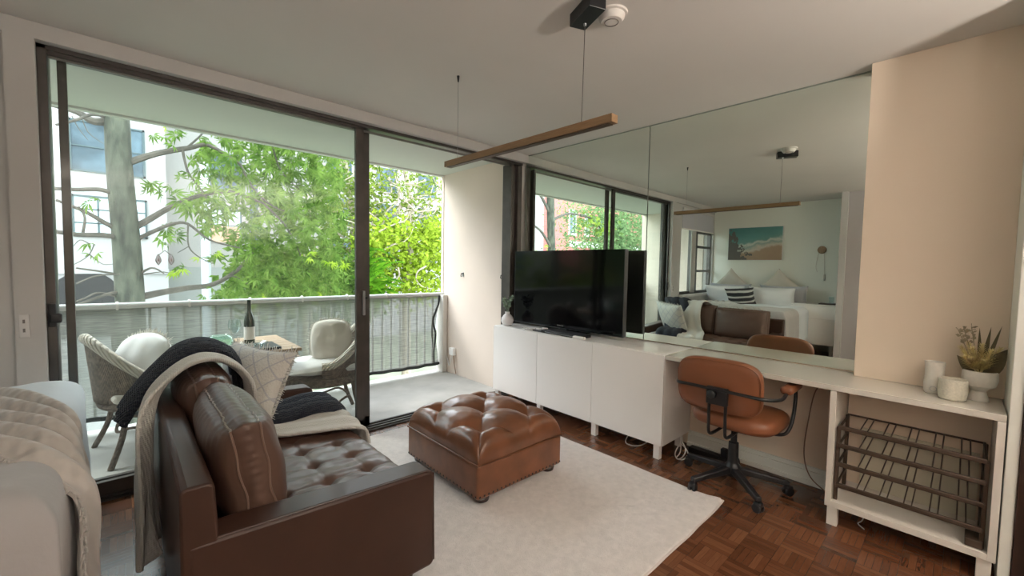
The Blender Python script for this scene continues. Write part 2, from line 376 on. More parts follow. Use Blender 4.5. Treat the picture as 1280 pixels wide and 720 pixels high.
    def pillow(s, w, h, t, M=None, n=26, puff=.42, wr=.004, seed=0, pinch=.10, rnd_=0):
        """soft cushion lying in local XZ, thickness along Y"""
        for sg in (-1, 1):
            def fn(u, v):
                a, b = u * 2 - 1, v * 2 - 1
                e = max(0, (1 - a * a)) * max(0, (1 - b * b)); th = t / 2 * e ** puff
                px = a * w / 2 * (1 - pinch * (1 - b * b) * abs(a) ** 3); pz = b * h / 2 * (1 - pinch * (1 - a * a) * abs(b) ** 3)
                if rnd_: px = px * (1 - rnd_) + rnd_ * a * (1 - b * b / 2) ** .5 * w / 2; pz = pz * (1 - rnd_) + rnd_ * b * (1 - a * a / 2) ** .5 * h / 2
                nz = noise.noise(Vector((a * 2.3 + seed, b * 2.3, seed))) * wr * 3 * (e ** .4)
                return (px, sg * (th + nz), pz)
            k = len(s.v); s.grid(fn, n, n, M)
        return s
    def build(s, name, material, parent=None, smooth=True, off=None, bevel=0, solid=0, angle=40, subd=0):
        me = bpy.data.meshes.new(name); me.from_pydata(s.v, [], s.f); me.update()
        import bmesh
        bm = bmesh.new(); bm.from_mesh(me); bmesh.ops.remove_doubles(bm, verts=bm.verts, dist=1e-6)
        bmesh.ops.recalc_face_normals(bm, faces=bm.faces); bm.to_mesh(me); bm.free()
        o = bpy.data.objects.new(name, me); COL.objects.link(o)
        if material: me.materials.append(material)
        if parent:
            o.parent = parent; root = parent
            while root.parent: root = root.parent
            if off is None: off = True
            if off == 'local': pass
            else:
                L = root.get('_base'); L = Vector(L) if L is not None else Vector((0, 0, 0)); me.transform(Matrix.Translation(-L))
        if smooth:
            me.polygons.foreach_set('use_smooth', [True] * len(me.polygons))
            try: me.set_sharp_from_angle(angle=radians(angle))
            except Exception: pass
        if solid:
            md = o.modifiers.new('solid', 'SOLIDIFY'); md.thickness = solid; md.offset = 0
        if bevel:
            md = o.modifiers.new('bevel', 'BEVEL'); md.width = bevel; md.segments = 2; md.limit_method = 'ANGLE'
        if subd:
            md = o.modifiers.new('sub', 'SUBSURF'); md.levels = subd; md.render_levels = subd
        return o
def tag(o, label=None, cat=None, group=None, kind=None):
    if label: o['label'] = label
    if cat: o['category'] = cat
    if group: o['group'] = group
    if kind: o['kind'] = kind
    return o
def thing(name, label, cat, base=(0, 0, 0), group=None):
    """Empty at the thing's base; child geometry is written in world coordinates"""
    o = bpy.data.objects.new(name, None); COL.objects.link(o); o.location = base; o['_base'] = tuple(base); o.empty_display_size = .1
    return tag(o, label, cat, group)
def solo(name, mb, material, label, cat, group=None, base=None, **k):
    o = mb.build(name, material, **k)
    if base:
        o.data.transform(Matrix.Translation(-Vector(base))); o.location = base
    return tag(o, label, cat, group)
def struct(name, mb, material, parent=None, **k):
    o = mb.build(name, material, parent, smooth=k.pop('smooth', False), **k)
    if not parent: o['kind'] = 'structure'
    return o
def smooth_path(pts, n=6, closed=False):
    pts = [Vector(p) for p in pts]; out = []; m = len(pts)
    rng = range(m if closed else m - 1)
    for i in rng:
        p0 = pts[(i - 1) % m] if (closed or i > 0) else pts[0]; p1 = pts[i]; p2 = pts[(i + 1) % m]; p3 = pts[(i + 2) % m] if (closed or i < m - 2) else pts[-1]
        for k in range(n):
            t = k / n; out.append(.5 * ((2 * p1) + (-p0 + p2) * t + (2 * p0 - 5 * p1 + 4 * p2 - p3) * t * t + (-p0 + 3 * p1 - 3 * p2 + p3) * t ** 3))
    if not closed: out.append(pts[-1])
    return out
rnd = random.Random(7)
H = 2.468; HD = 2.390; XF = -5.26; YN = -5.6

# ------------------------------------------------------------------ the room shell
struct('floor', MB().box(XF - .1, .2, YN - .1, .06, -.12, 0), M_FLOOR)
struct('ceiling', MB().box(XF - .1, .2, YN - .1, .24, H, H + .15), M_CEIL)
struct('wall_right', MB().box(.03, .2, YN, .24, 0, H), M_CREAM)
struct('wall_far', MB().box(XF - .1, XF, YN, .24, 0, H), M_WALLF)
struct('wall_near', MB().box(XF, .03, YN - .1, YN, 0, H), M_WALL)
ww = MB()
ww.box(XF, .03, 0, .20, HD, H)                      # header over the doors
ww.box(-.055, .03, .06, .20, 0, HD)                 # jamb beside the mirror
ww.box(-3.50, -3.40, 0, .20, 0, HD)                 # pier face
ww.box(-3.80, -3.50, .03, .20, 0, HD)
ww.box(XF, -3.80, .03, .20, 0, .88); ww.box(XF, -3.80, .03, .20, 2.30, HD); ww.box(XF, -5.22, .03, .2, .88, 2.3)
struct('wall_window_side', ww, mat('shaded_wall_paint', (.50, .49, .475), .75, bump=[(160, .10, .002), (14, .08, .004)]))  # wall paint darkened, the backlit shade of this side is put into the colour
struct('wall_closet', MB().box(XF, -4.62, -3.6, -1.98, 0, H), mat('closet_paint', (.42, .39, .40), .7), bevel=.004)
struct('trim_1', MB().box(-4.62, -4.55, -2.06, -1.98, 0, H), mat('trim_paint', (.50, .48, .48), .6), bevel=.004)
col_ = MB().box(-.08, .03, -3.262, -2.706, .742, H).box(-.075, .03, -3.262, -2.69, 0, .70)
struct('wall_column', col_, M_CREAM, bevel=.002)
struct('wall_partition', MB().box(-.42, .03, -3.297, -3.262, 0, H), M_WALLF, bevel=.003)
d1 = struct('door_1', MB().box(-.43, -.39, -4.2, -3.30, 0, 2.2), M_DOORW)
struct('door_frame', MB().box(-.445, -.432, -3.42, -3.335, 0, 2.2).box(-.445, -.432, -3.9, -3.85, 0, 2.2), M_DWOOD, d1)
bb = MB().box(.0, .03, -2.69, -1.74, 0, .085).box(.008, .03, -2.69, -1.74, .085, .11).box(-.012, .03, -2.69, -1.74, 0, .03)
struct('baseboard_right', bb, M_WALLF, bevel=.003)
struct('baseboard_far', MB().box(XF, XF + .02, -1.98, 0, 0, .1), M_WALLF)

# ------------------------------------------------------------------ sliding glass door
door = thing('door_2', None, None, (-2, .06, 0)); door['kind'] = 'structure'
fr = MB().box(-3.41, -3.365, .05, .19, 0, HD).box(-3.41, -.055, .05, .19, 2.368, HD).box(-.205, -.172, .06, .19, 0, 2.36).box(-.11, -.055, .06, .19, 0, 2.36)
struct('door_frame', fr, M_FRAME, door, bevel=.002)
struct('track_channel', MB().box(-.172, -.11, .10, .19, 0, 2.36).box(-3.365, -.2, .085, .095, 2.34, 2.355), M_ALU, door)
struct('threshold', MB().box(-3.41, -.05, .035, .20, -.04, .012).box(-3.41, -.2, .055, .066, 0, .024).box(-3.41, -.2, .10, .11, 0, .024).box(-3.41, -.2, .15, .16, 0, .024), M_FRAME, door)
for (xa, xb, ya, w1, w2) in ((-3.40, -1.735, .066, .035, .062), (-3.337, -1.668, .120, .035, .060)):
    pf = MB().box(xa, xa + w1, ya, ya + .03, .02, 2.36).box(xb - w2, xb, ya, ya + .03, .02, 2.36).box(xa, xb, ya, ya + .03, .02, .10).box(xa, xb, ya, ya + .03, 2.35, 2.37)
    p = struct('sliding_panel', pf, M_FRAME if ya < .1 else M_FRAME, door, bevel=.002)
    struct('glass_pane', MB().quad((xa + .01, ya + .015, .05), (xb - .01, ya + .015, .05), (xb - .01, ya + .015, 2.36), (xa + .01, ya + .015, 2.36)), M_GLASS, p)
struct('door_handle', MB().rbox(-1.755, -1.735, .04, .066, .93, 1.12, .005), M_SILVER, door)
struct('door_lock', MB().rbox(-3.395, -3.365, .035, .066, .98, 1.10, .006).rbox(-3.39, -3.345, .03, .05, 1.0, 1.05, .01), M_BLACK, door)
struct('door_latch', MB().lathe([(.010, 0), (.012, .01), (.008, .02)], 10, T(-1.70, .118, 1.06) @ RX(pi / 2)), M_BLACK, door)

# small bedroom window by the bed
win = thing('window_1', None, None, (-4.5, .1, .88)); win['kind'] = 'structure'
wf = MB()
for x in (-3.80, -4.36, -4.56, -5.225): wf.box(x - .03, x + .03, .07, .13, .88, 2.30)
for z in (.90, 2.28): wf.box(-5.22, -3.80, .07, .13, z - .025, z + .025)
for z in (1.28, 1.72, 1.98): wf.box(-5.22, -4.56, .07, .13, z - .02, z + .02)
struct('window_frame', wf, M_FRAME, win)
struct('glass_pane', MB().quad((-5.2, .1, .9), (-3.8, .1, .9), (-3.8, .1, 2.28), (-5.2, .1, 2.28)), M_GLASS, win)
struct('window_sill', MB().box(-5.22, -3.78, -.03, .07, .84, .88), M_WALL, win)
rb = thing('roller_blind', 'pale grey roller blind rolled down over the top of the bedroom window', 'blind', (-4.5, .03, 2.3))
MB().box(-5.2, -3.82, .028, .034, 2.0, 2.32).build('blind_fabric', mat('blind_fabric', (.5, .5, .55), .9), rb, smooth=False)
MB().tube([(-5.2, .03, 2.33), (-3.82, .03, 2.33)], .025, 12).build('blind_roller', M_WALL, rb)
MB().box(-5.2, -3.82, .02, .04, 1.985, 2.005).build('bottom_bar', M_WHITE, rb, bevel=.003)
cur = MB().grid(lambda u, v: (-4.28 - .16 * u, .045 + .018 * sin(u * 22), .9 + 1.38 * v), 40, 4)
solo('curtain', cur, mat('sheer_curtain', (.55, .55, .52), .9), 'narrow gathered curtain at the middle of the bedroom window', 'curtain', solid=.003)

# ------------------------------------------------------------------ balcony
struct('balcony_floor', MB().box(-5.4, 0, .20, 1.5, -.17, -.02), M_CONC)
struct('balcony_ceiling', MB().box(-5.4, 0.2, .20, 1.46, 2.452, 2.62).box(-5.4, 0.2, 1.40, 1.46, 2.435, 2.46), M_SOFFIT)
struct('wall_balcony_right', MB().box(-.12, .15, .20, 1.44, -.15, 2.46).box(-.128, -.12, 1.40, 1.445, -.05, 2.46), M_BALW)
struct('wall_balcony_left', MB().box(-5.4, -5.2, .20, 1.5, -.15, 2.46), M_BALW)
rail = thing('balcony_railing', 'grey painted metal balcony railing with round top rail and thin upright bars', 'railing', (-2.6, 1.42, -.02))
MB().tube([(-5.2, 1.40, .968), (-.10, 1.40, .955)], .028, 14).build('top_rail', M_RAIL, rail)
MB().box(-5.2, -.14, 1.41, 1.435, .08, .105).build('bottom_rail', M_RAIL, rail, smooth=False)
MB().box(-.19, -.125, 1.30, 1.44, -.02, .955).build('end_post', mat('post_paint', (.62, .60, .56), .6), rail, bevel=.006)
x = -.27
while x > -5.2:
    MB().box(x - .009, x + .009, 1.408, 1.426, .09, .95).build('baluster', M_RAIL, rail, smooth=False); x -= .112
def shade(u, v):
    x = -5.18 + 4.98 * u; z = .945 - .87 * v
    y = 1.372 + .014 * sin(x * 28) * (.3 + .7 * v) + .008 * noise.noise(Vector((x * 4, 0, z * 5)))
    if u > .985: x -= .05 * sin(v * pi) ** 2
    return (x, y, z + .012 * sin(x * 3) * v)
sc_ = thing('shade_cloth', 'grey green woven privacy mesh tied along the balcony railing', 'privacy screen', (-2.6, 1.37, .1))
MB().grid(shade, 220, 12).build('mesh_panel', M_SHADE, sc_)
hem = [Vector(shade(i / 80, 1)) + Vector((0, -.006, .02)) for i in range(81)]
MB().tube(hem, .018, 6).build('bottom_hem', mat('dark_hem', (.04, .045, .045), .8), sc_)
edge = smooth_path([shade(1, 0), Vector(shade(1, .12)) + Vector((-.01, -.01, 0)), Vector(shade(1, .35)) + Vector((-.05, -.01, 0)), Vector(shade(1, .55)) + Vector((.0, -.01, 0)), Vector(shade(1, .8)) + Vector((-.06, -.01, 0)), Vector(shade(1, 1)) + Vector((-.07, -.01, 0.02))], 5)
MB().tube(edge, .012, 6).build('side_hem', mat('dark_hem_side', (.035, .038, .04), .8), sc_)
for i in range(11):
    x = -.45 - i * .45
    MB().lathe([(.036, -.008), (.038, 0), (.036, .008)], 12, T(x, 1.40, .962) @ RY(pi / 2)).build('tie', M_WIRE, sc_)
ob = thing('outdoor_outlet', 'small white power outlet box with cable low on the balcony side wall', 'power outlet', (-.14, 1.12, .3))
MB().rbox(-.165, -.12, 1.11, 1.20, .22, .31, .006).build('outlet_box', M_WHITE, ob)
MB().tube(smooth_path([(-.15, 1.14, .22), (-.17, 1.16, .13), (-.15, 1.22, .08), (-.14, 1.26, .14), (-.15, 1.29, .2)]), .006, 6).build('cable', M_WIRE, ob)
MB().tube(smooth_path([(-.15, 1.12, .22), (-.15, 1.10, .1), (-.14, 1.08, 0.0)]), .006, 6).build('plug_lead', M_WIREB, ob)
for y in (.98, .26):
    hk = thing('wall_hook', 'small metal wall hook on the balcony wall, %s' % ('the one farther from the room' if y > .5 else 'the one nearer the door frame'), 'hook', (-.12, y, 1.22), 'hooks on the balcony wall')
    MB().rbox(-.128, -.12, y - .016, y + .016, 1.195, 1.245, .003).build('back_plate', M_SILVER, hk)
    MB().tube([(-.125, y, 1.235), (-.15, y, 1.23), (-.155, y, 1.20), (-.145, y, 1.195)], .005, 8).build('hook_arm', M_STEEL, hk)

# ------------------------------------------------------------------ mirrors
MIR = T(0, -1.3, 1.2) @ Matrix(((0.99986226, -.01649798, 0, 0), (0.01649798, .99986226, 0, 0), (0.00181244, 0, 1, 0), (0, 0, 0, 1)))
for (ya, yb, lab) in ((-1.345, .03, 'large frameless wall mirror panel beside the sliding door, behind the television'), (-2.704, -1.349, 'large frameless wall mirror panel above the desk, next to the cream column')):
    mi = thing('wall_mirror', lab, 'mirror', (0, (ya + yb) / 2, .75), 'frameless mirror panels on the right wall')
    a0, a1 = ya + 1.3, yb + 1.3
    def mp(x, y, z):       # point on the mirror plane, pushed back by x
        px = -(.01649798 * (y + 1.3) + .00181244 * (z - 1.2)) / .99986226
        return (px + x, y, z)
    b_ = MB(); k = b_.addv([mp(x, y, z) for z in (.749, H - .002) for y in (ya, yb) for x in (.0, .006)])
    b_.f += [tuple(k + i for i in q) for q in ((0, 2, 3, 1), (4, 5, 7, 6), (0, 1, 5, 4), (2, 6, 7, 3), (0, 4, 6, 2), (1, 3, 7, 5))]
    b_.build('mirror_glass', M_MIRROR, mi, smooth=False)
    e_ = MB(); 
    def strip(y0, y1, z0, z1):
        k = e_.addv([mp(x, y, z) for z in (z0, z1) for y in (y0, y1) for x in (-.0015, .006)])
        e_.f.extend(tuple(k + i for i in q) for q in ((0, 2, 3, 1), (4, 5, 7, 6), (0, 1, 5, 4), (2, 6, 7, 3), (0, 4, 6, 2), (1, 3, 7, 5)))
    strip(ya, yb, H - .010, H - .001); strip(ya, ya + .0035, .749, H)
    if yb > -.1: strip(yb - .004, yb, .749, H)
    e_.build('edge_trim', mat('mirror_edge', (.30, .34, .30), .3, metal=.5), mi, smooth=False)

# ------------------------------------------------------------------ cabinets
FX = -.417
labs = ['white flat-door cabinet nearest the balcony, left of the three in a row', 'white flat-door cabinet in the middle of the row of three under the television', 'white flat-door cabinet nearest the desk, right of the three in a row']
for i in range(3):
    y1 = .055 - .6 * i; y0 = y1 - .6
    c = thing('media_cabinet', labs[i], 'cabinet', (-.2, (y0 + y1) / 2, 0), 'white cabinets under the television')
    MB().box(FX + .02, .02, y0 + .001, y1 - .001, .10, .74).build('body', M_WHITE, c, smooth=False, bevel=.0015)
    MB().box(FX, FX + .018, y0 + .002, y1 - .002, .102, .737).build('door', M_WHITE, c, smooth=False, bevel=.0015)
    ys = [y1 - .045 if i == 0 else y1 - .02]
    if i == 2: ys.append(y0 + .045)
    for yy in ys:
        for xx in (FX + .035, -.06):
            MB().box(xx - .02, xx + .02, yy - .022, yy + .022, 0, .10).build('leg', M_WHITE, c, smooth=False, bevel=.002)

# desk top
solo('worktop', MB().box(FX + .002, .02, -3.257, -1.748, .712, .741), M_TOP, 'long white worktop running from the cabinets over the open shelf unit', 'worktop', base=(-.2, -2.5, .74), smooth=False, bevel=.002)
su = thing('shelf_unit', 'open white shelf unit on short legs holding the wire shoe rack', 'shelf unit', (-.2, -2.96, 0))
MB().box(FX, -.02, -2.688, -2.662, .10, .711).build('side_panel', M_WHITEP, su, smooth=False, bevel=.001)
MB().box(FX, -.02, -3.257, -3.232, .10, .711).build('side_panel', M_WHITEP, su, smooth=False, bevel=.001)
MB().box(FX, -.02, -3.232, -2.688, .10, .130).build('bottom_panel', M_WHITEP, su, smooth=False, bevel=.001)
MB().box(-.095, -.08, -3.20, -2.76, .131, .46).build('back_panel', mat('cream_board', (.62, .58, .46), .6), su, smooth=False)
for yy in (-2.695, -3.225):
    for xx in (FX + .03, -.06): MB().box(xx - .022, xx + .022, yy - .022, yy + .022, 0, .10).build('leg', M_WHITEP, su, smooth=False, bevel=.001)

# shoe rack
sr = thing('shoe_rack', 'brown metal shoe rack with four wire shelves inside the white shelf unit', 'shoe rack', (-.25, -2.96, .13))
ra, rb_ = -2.70, -3.215
for i, z in enumerate((.522, .427, .328, .216)):
    zb = z + .008
    sh = MB().rbox(-.40, -.385, rb_, ra, z - .011, z + .011, .004, 2)
    sh.tube([(-.13, rb_, zb), (-.13, ra, zb)], .005, 6)
    for yy in (ra - .004, rb_ + .004): sh.tube([(-.395, yy, z), (-.13, yy, zb)], .006, 6)
    o = sh.build('shelf', M_RACK, sr)
    for k in range(5):
        yc = ra - .085 - k * .088
        for d in (0, -.028):
            MB().tube([(-.392, yc + d, z + .004), (-.13, yc + d, zb)], .0028, 6).build('wire', M_RACK, o)
for yy in (ra, rb_):
    for xx, zt in ((-.375, .52), (-.14, .53)):
        MB().rbox(xx - .01, xx + .01, yy - .008, yy + .008, .131, zt, .003, 2).build('upright', M_RACK, sr)
MB().rbox(-.40, -.30, rb_ - .004, rb_ + .05, .131, .165, .004).build('foot', M_RACK, sr)

# cables
solo('desk_cable', MB().tube(smooth_path([(-.02, -2.64, .62), (.0, -2.58, .635), (.0, -2.52, .60), (-.005, -2.49, .40), (-.02, -2.48, .20), (-.05, -2.52, .08), (-.06, -2.60, .02), (-.08, -2.66, .006)]), .0035, 6), M_WIREB, 'thin brown cable hanging on the wall under the desk', 'cable')
solo('loose_cable', MB().tube(smooth_path([(-.15, -2.80, .01), (-.25, -2.80, .008), (-.30, -2.79, .008), (-.34, -2.82, .008)]), .003, 6), M_WIRE, 'short white cable end on the floor below the shelf unit', 'cable')
solo('coiled_cable', MB().tube(smooth_path([(-.05, -1.72, .10), (-.20, -1.78, .02), (-.30, -1.80, .012), (-.33, -1.86, .03), (-.30, -1.88, .07), (-.27, -1.83, .10), (-.25, -1.79, .08), (-.28, -1.78, .03), (-.33, -1.82, .02), (-.36, -1.87, .06), (-.34, -1.88, .11), (-.28, -1.82, .14)]), .004, 6), M_WIRE, 'white coiled cable on the floor beside the last cabinet', 'cable')
solo('cabinet_cable', MB().tube(smooth_path([(-.1, -1.38, .09), (-.3, -1.40, .02), (-.36, -1.46, .01), (-.3, -1.54, .02), (-.1, -1.58, .09)]), .004, 6), M_WIRE, 'white cable sagging beneath the cabinet nearest the desk', 'cable')
ps = thing('power_strip', 'dark power strip on the floor under the desk behind the chair', 'power strip', (-.1, -2.0, 0))
MB().rbox(-.12, -.06, -2.12, -1.80, 0.0, .04, .006).build('strip_body', M_BLACK, ps)
MB().rbox(-.115, -.075, -2.06, -2.02, .04, .10, .008).build('adapter', M_BLACK, ps)

# ------------------------------------------------------------------ television and things on the cabinets
tv = thing('television', 'large black flat screen television on the white cabinets', 'television', (-.16, -.62, .741))
MB().rbox(-.170, -.128, -1.258, .015, .772, 1.482, .004, 2).build('housing', M_BLACK, tv)
MB().box(-.1725, -.169, -1.257, .014, .7735, 1.481).build('screen', M_SCREEN, tv, smooth=False)
MB().box(-.1735, -.128, -1.262, -1.257, .772, 1.482).box(-.1735, -.128, -1.262, .018, .768, .773).box(-.1735, -.128, .014, .018, .772, 1.482).build('edge_trim', mat('gunmetal_trim', (.08, .08, .085), .4, metal=.6), tv, smooth=False)
MB().rbox(-.27, -.05, -.86, -.38, .741, .752, .004).box(-.15, -.12, -.66, -.58, .75, .80).build('stand', M_BLACK, tv)
lg = MB()
for k, (w_0, h_0) in enumerate(((.008, .011), (.009, .010), (.008, .011), (.006, .010), (.008, .011), (.009, .010))):
    y0 = -.565 - k * .0125; lg.box(-.1745, -.1724, y0 - w_0, y0, .787, .787 + h_0)
lg.build('maker_mark', M_ALU, tv, smooth=False)
dv = thing('media_player', 'slim black disc player lying in front of the television', 'media player', (-.33, -.75, .741))
MB().rbox(-.375, -.24, -1.0, -.55, .7415, .768, .004).build('player_body', M_BLACK, dv)
MB().box(-.378, -.375, -.95, -.6, .750, .756).build('front_slot', M_SILVER, dv, smooth=False)
MB().rbox(-.372, -.25, -.66, -.44, .7418, .758, .004).build('remote_tray', mat('smoke_plastic', (.08, .08, .085), .3), dv)
solo('white_remote', MB().rbox(-.405, -.365, -1.045, -.93, .742, .766, .010), M_WHITE, 'small white rounded box in front of the black disc player', 'remote')
cb = thing('adapter_bundle', 'tangle of white cable and plug beside the plant vase', 'cable', (-.33, -.35, .741))
for k in range(3): MB().tube(smooth_path([(-.36 + .04 * cos(a * .9 + k), -.36 + .06 * sin(a * .9 + k * 1.3) - .02 * k, .747 + .006 * k + .006 * sin(a)) for a in range(8)]), .004, 6).build('loop', M_WIRE, cb)
MB().rbox(-.35, -.31, -.50, -.46, .742, .768, .006).build('plug', M_WHITE, cb)
solo('small_puck', MB().lathe([(.028, 0), (.03, .006), (.026, .016), (.01, .018)], 16, T(-.30, -.53, .742 + .017)), M_WHITE, 'small round white puck on the disc player edge', 'puck', base=(-.30, -.53, .742))

def sprig(mb, base, tip, leaves, size, rng, curl=.3):
    base, tip = Vector(base), Vector(tip)
    mid = (base + tip) / 2 + Vector((rng.uniform(-1, 1), rng.uniform(-1, 1), 0)) * .01
    for i in range(leaves):
        t = .25 + .75 * i / max(1, leaves - 1); p = base.lerp(tip, t)
        d = Vector((rng.uniform(-1, 1), rng.uniform(-1, 1), rng.uniform(.1, 1))).normalized(); s_ = d.cross(Vector((rng.uniform(-1, 1), rng.uniform(-1, 1), rng.uniform(-1, 1)))).normalized()
        L = size * rng.uniform(.7, 1.2); W = L * .32
        k = mb.addv([p, p + d * L * .5 + s_ * W, p + d * L, p + d * L * .5 - s_ * W]); mb.f.append((k, k + 1, k + 2, k + 3))
pv = thing('eucalyptus_vase', 'round white vase with grey green leaf sprigs at the end of the cabinets', 'vase', (-.30, -.03, .741))
vx, vy = -.315, -.035
MB().lathe([(.028, 0), (.048, .012), (.062, .045), (.058, .075), (.036, .105), (.022, .118), (.026, .135), (.020, .136)], 28, T(vx, vy, .7412)).build('vase_body', mat('matt_ceramic', (.70, .68, .68), .5), pv)
sp_ = MB(); st_ = MB()
for i in range(9):
    a = i * 2.4; tip = (vx + .05 * cos(a), vy + .06 * sin(a), .98 + .06 * rnd.random()); st_.tube([(vx, vy, .86), tip], .0015, 5); sprig(sp_, (vx, vy, .88), tip, 16, .028, rnd)
st_.build('stem', M_EUC, pv); sp_.build('leaves', M_EUC, pv, smooth=False)

# things on the worktop by the column
tvz = thing('tall_vase', 'tall white ceramic tumbler vase with a printed ring, left of three pots by the column', 'vase', (-.17, -3.03, .741))
MB().lathe([(.030, 0), (.037, .01), (.038, .05), (.034, .09), (.036, .135), (.038, .155), (.035, .156), (.031, .13), (.030, .03)], 28, T(-.19, -3.03, .7412)).build('vase_body', M_CERAM, tvz)
MB().tube([(-.2285, -3.03 + .012 * cos(a * pi / 8), .768 + .012 * sin(a * pi / 8)) for a in range(16)], .001, 5, closed=True).build('printed_ring', mat('grey_print', (.4, .4, .42), .5), tvz)
cpz = thing('candle_pot', 'squat speckled cream candle pot, middle of the three pots', 'candle pot', (-.26, -3.095, .741))
MB().lathe([(.040, 0), (.047, .006), (.050, .030), (.050, .070), (.049, .094), (.047, .097), (.044, .094), (.043, .07)], 28, T(-.265, -3.095, .7412)).build('pot_body', M_SPECK, cpz)
MB().lathe([(.001, 0), (.039, 0), (.039, .004), (.001, .004)], 24, T(-.265, -3.095, .81)).build('wax', M_CERAM, cpz)
fpz = thing('footed_planter', 'footed cream bowl planter with dried yellow blooms and dark leaves', 'planter', (-.19, -3.18, .741))
px_, py_ = -.185, -3.178
MB().lathe([(.036, 0), (.034, .01), (.024, .045), (.03, .055), (.052, .07), (.060, .10), (.058, .138), (.054, .14), (.052, .11), (.02, .09)], 30, T(px_, py_, .7412)).build('bowl', M_CERAM, fpz)
fl = MB()
for i, (dx, dy, L) in enumerate(((-.2, .50, .13), (-.3, .22, .12), (-.1, .0, .13), (-.3, -.22, .12), (0, -.42, .13), (-.5, .35, .08), (-.5, -.1, .07), (.2, .30, .14), (-.4, .62, .09))):
    d0 = Vector((dx, dy, 1)).normalized(); b0_ = Vector((px_, py_, .855)) + d0 * .015
    fl.tube([b0_, b0_ + d0 * L], .003, 5)
    for k in range(110):
        t = k / 110; an = k * 2.4; p = b0_ + d0 * L * (.25 + .78 * t)
        u_ = d0.cross(Vector((1, 0, 0))).normalized(); w_2 = d0.cross(u_)
        d = (u_ * cos(an) + w_2 * sin(an) + d0 * .9).normalized(); s2 = d.cross(d0).normalized() * .0035; L2 = .038 * (1.1 - .6 * t)
        kk = fl.addv([p - s2, p + s2, p + d * L2]); fl.f.append((kk, kk + 1, kk + 2))
fl.build('dried_bloom', M_DRY, fpz, smooth=False)
def bigleaf(mb, base, d, up, L, W, n=8):
    base, d, up = Vector(base), Vector(d).normalized(), Vector(up)
    s2 = d.cross(up).normalized()
    def fn(u, v):
        wv = W * sin(pi * min(1, u ** .8)) * (v - .5); return base + d * L * u + s2 * wv + up * (.15 * L * u * u + abs(v - .5) * .2 * W)
    mb.grid(fn, n, 4)
lf = MB()
for (dx, dy, dz, L, W) in ((-.1, .75, 1, .13, .045), (.0, -.50, 1, .17, .07), (.2, -.1, 1, .25, .018), (.1, .05, 1, .24, .016), (.1, -.22, 1, .26, .016)):
    bigleaf(lf, (px_, py_, .84), (dx, dy, dz), (-1, 0, .1), L, W)
lf.build('dried_leaf', M_DRYG, fpz, solid=.001)
st2 = MB()
for (dy, L) in ((.32, .25), (.24, .26), (.14, .27)):
    e2 = Vector((px_, py_ + dy * L, .84 + L * .9)); st2.tube([(px_, py_, .84), e2], .0015, 5)
    sprig(st2, Vector((px_, py_, .84)).lerp(e2, .6), e2, 14, .022, rnd)
st2.build('grass_stem', mat('dried_grass', (.36, .30, .2), .9), fpz, smooth=False)

# ------------------------------------------------------------------ pendant lamp, detector
pl = thing('pendant_lamp', 'long oak bar pendant lamp hanging from a black ceiling box', 'pendant lamp', (-1.6, -1.46, 1.96))
def barx(y): return -1.611 + (y + .854) / (-1.215) * .022
pb = MB(); ya, yb = -.848, -2.069
k = pb.addv([(barx(y) + dx, y, z) for y in (ya, yb) for (dx, z) in ((-.0, 1.945), (.045, 1.945), (.045, 1.980), (-.0, 1.980))])
pb.f += [(k, k + 1, k + 2, k + 3), (k + 7, k + 6, k + 5, k + 4)] + [(k + i, k + 4 + i, k + 4 + (i + 1) % 4, k + (i + 1) % 4) for i in range(4)]
pb.build('oak_bar', M_WOODP, pl, smooth=False, bevel=.0015)
pd_ = MB(); k = pd_.addv([(barx(y) + dx, y, z) for y in (ya - .02, yb + .02) for (dx, z) in ((.006, 1.941), (.039, 1.941), (.039, 1.946), (.006, 1.946))])
pd_.f += [(k, k + 1, k + 2, k + 3), (k + 7, k + 6, k + 5, k + 4)] + [(k + i, k + 4 + i, k + 4 + (i + 1) % 4, k + (i + 1) % 4) for i in range(4)]
pd_.build('diffuser', mat('unlit_diffuser', (.10, .06, .035), .5), pl, smooth=False)
MB().tube([(-1.60, -.975, H - .03), (-1.60, -.975, 1.98)], .0013, 6).build('suspension_wire', M_SILVER, pl)
MB().lathe([(.004, -.036), (.009, 0)], 12, T(-1.60, -.975, H)).build('wire_anchor', M_BLACK, pl)
MB().tube([(-1.575, -1.905, H - .05), (-1.577, -1.90, 1.98)], .0018, 6).build('power_cord', M_ALU, pl)
MB().box(-.085, .085, -.04, .04, -.056, 0, T(-1.60, -1.935, H) @ RZ(radians(68))).build('canopy', M_BLACK, pl, smooth=False, bevel=.002)
MB().lathe([(.006, -.066), (.008, -.056)], 10, T(-1.575, -1.905, H)).build('cord_grip', M_SILVER, pl)
sm = thing('smoke_detector', 'round white smoke detector on the ceiling beside the black lamp box', 'smoke detector', (-1.48, -1.98, H))
MB().lathe([(.020, -.040), (.045, -.036), (.056, -.022), (.058, -.010), (.068, -.008), (.070, 0)], 32, T(-1.475, -1.975, H)).build('housing', M_CEIL, sm)
MB().tube([(-1.475 + .03 * cos(a * pi / 12), -1.975 + .03 * sin(a * pi / 12), H - .0395) for a in range(24)], .002, 5, closed=True).build('vent_ring', M_ALU, sm)

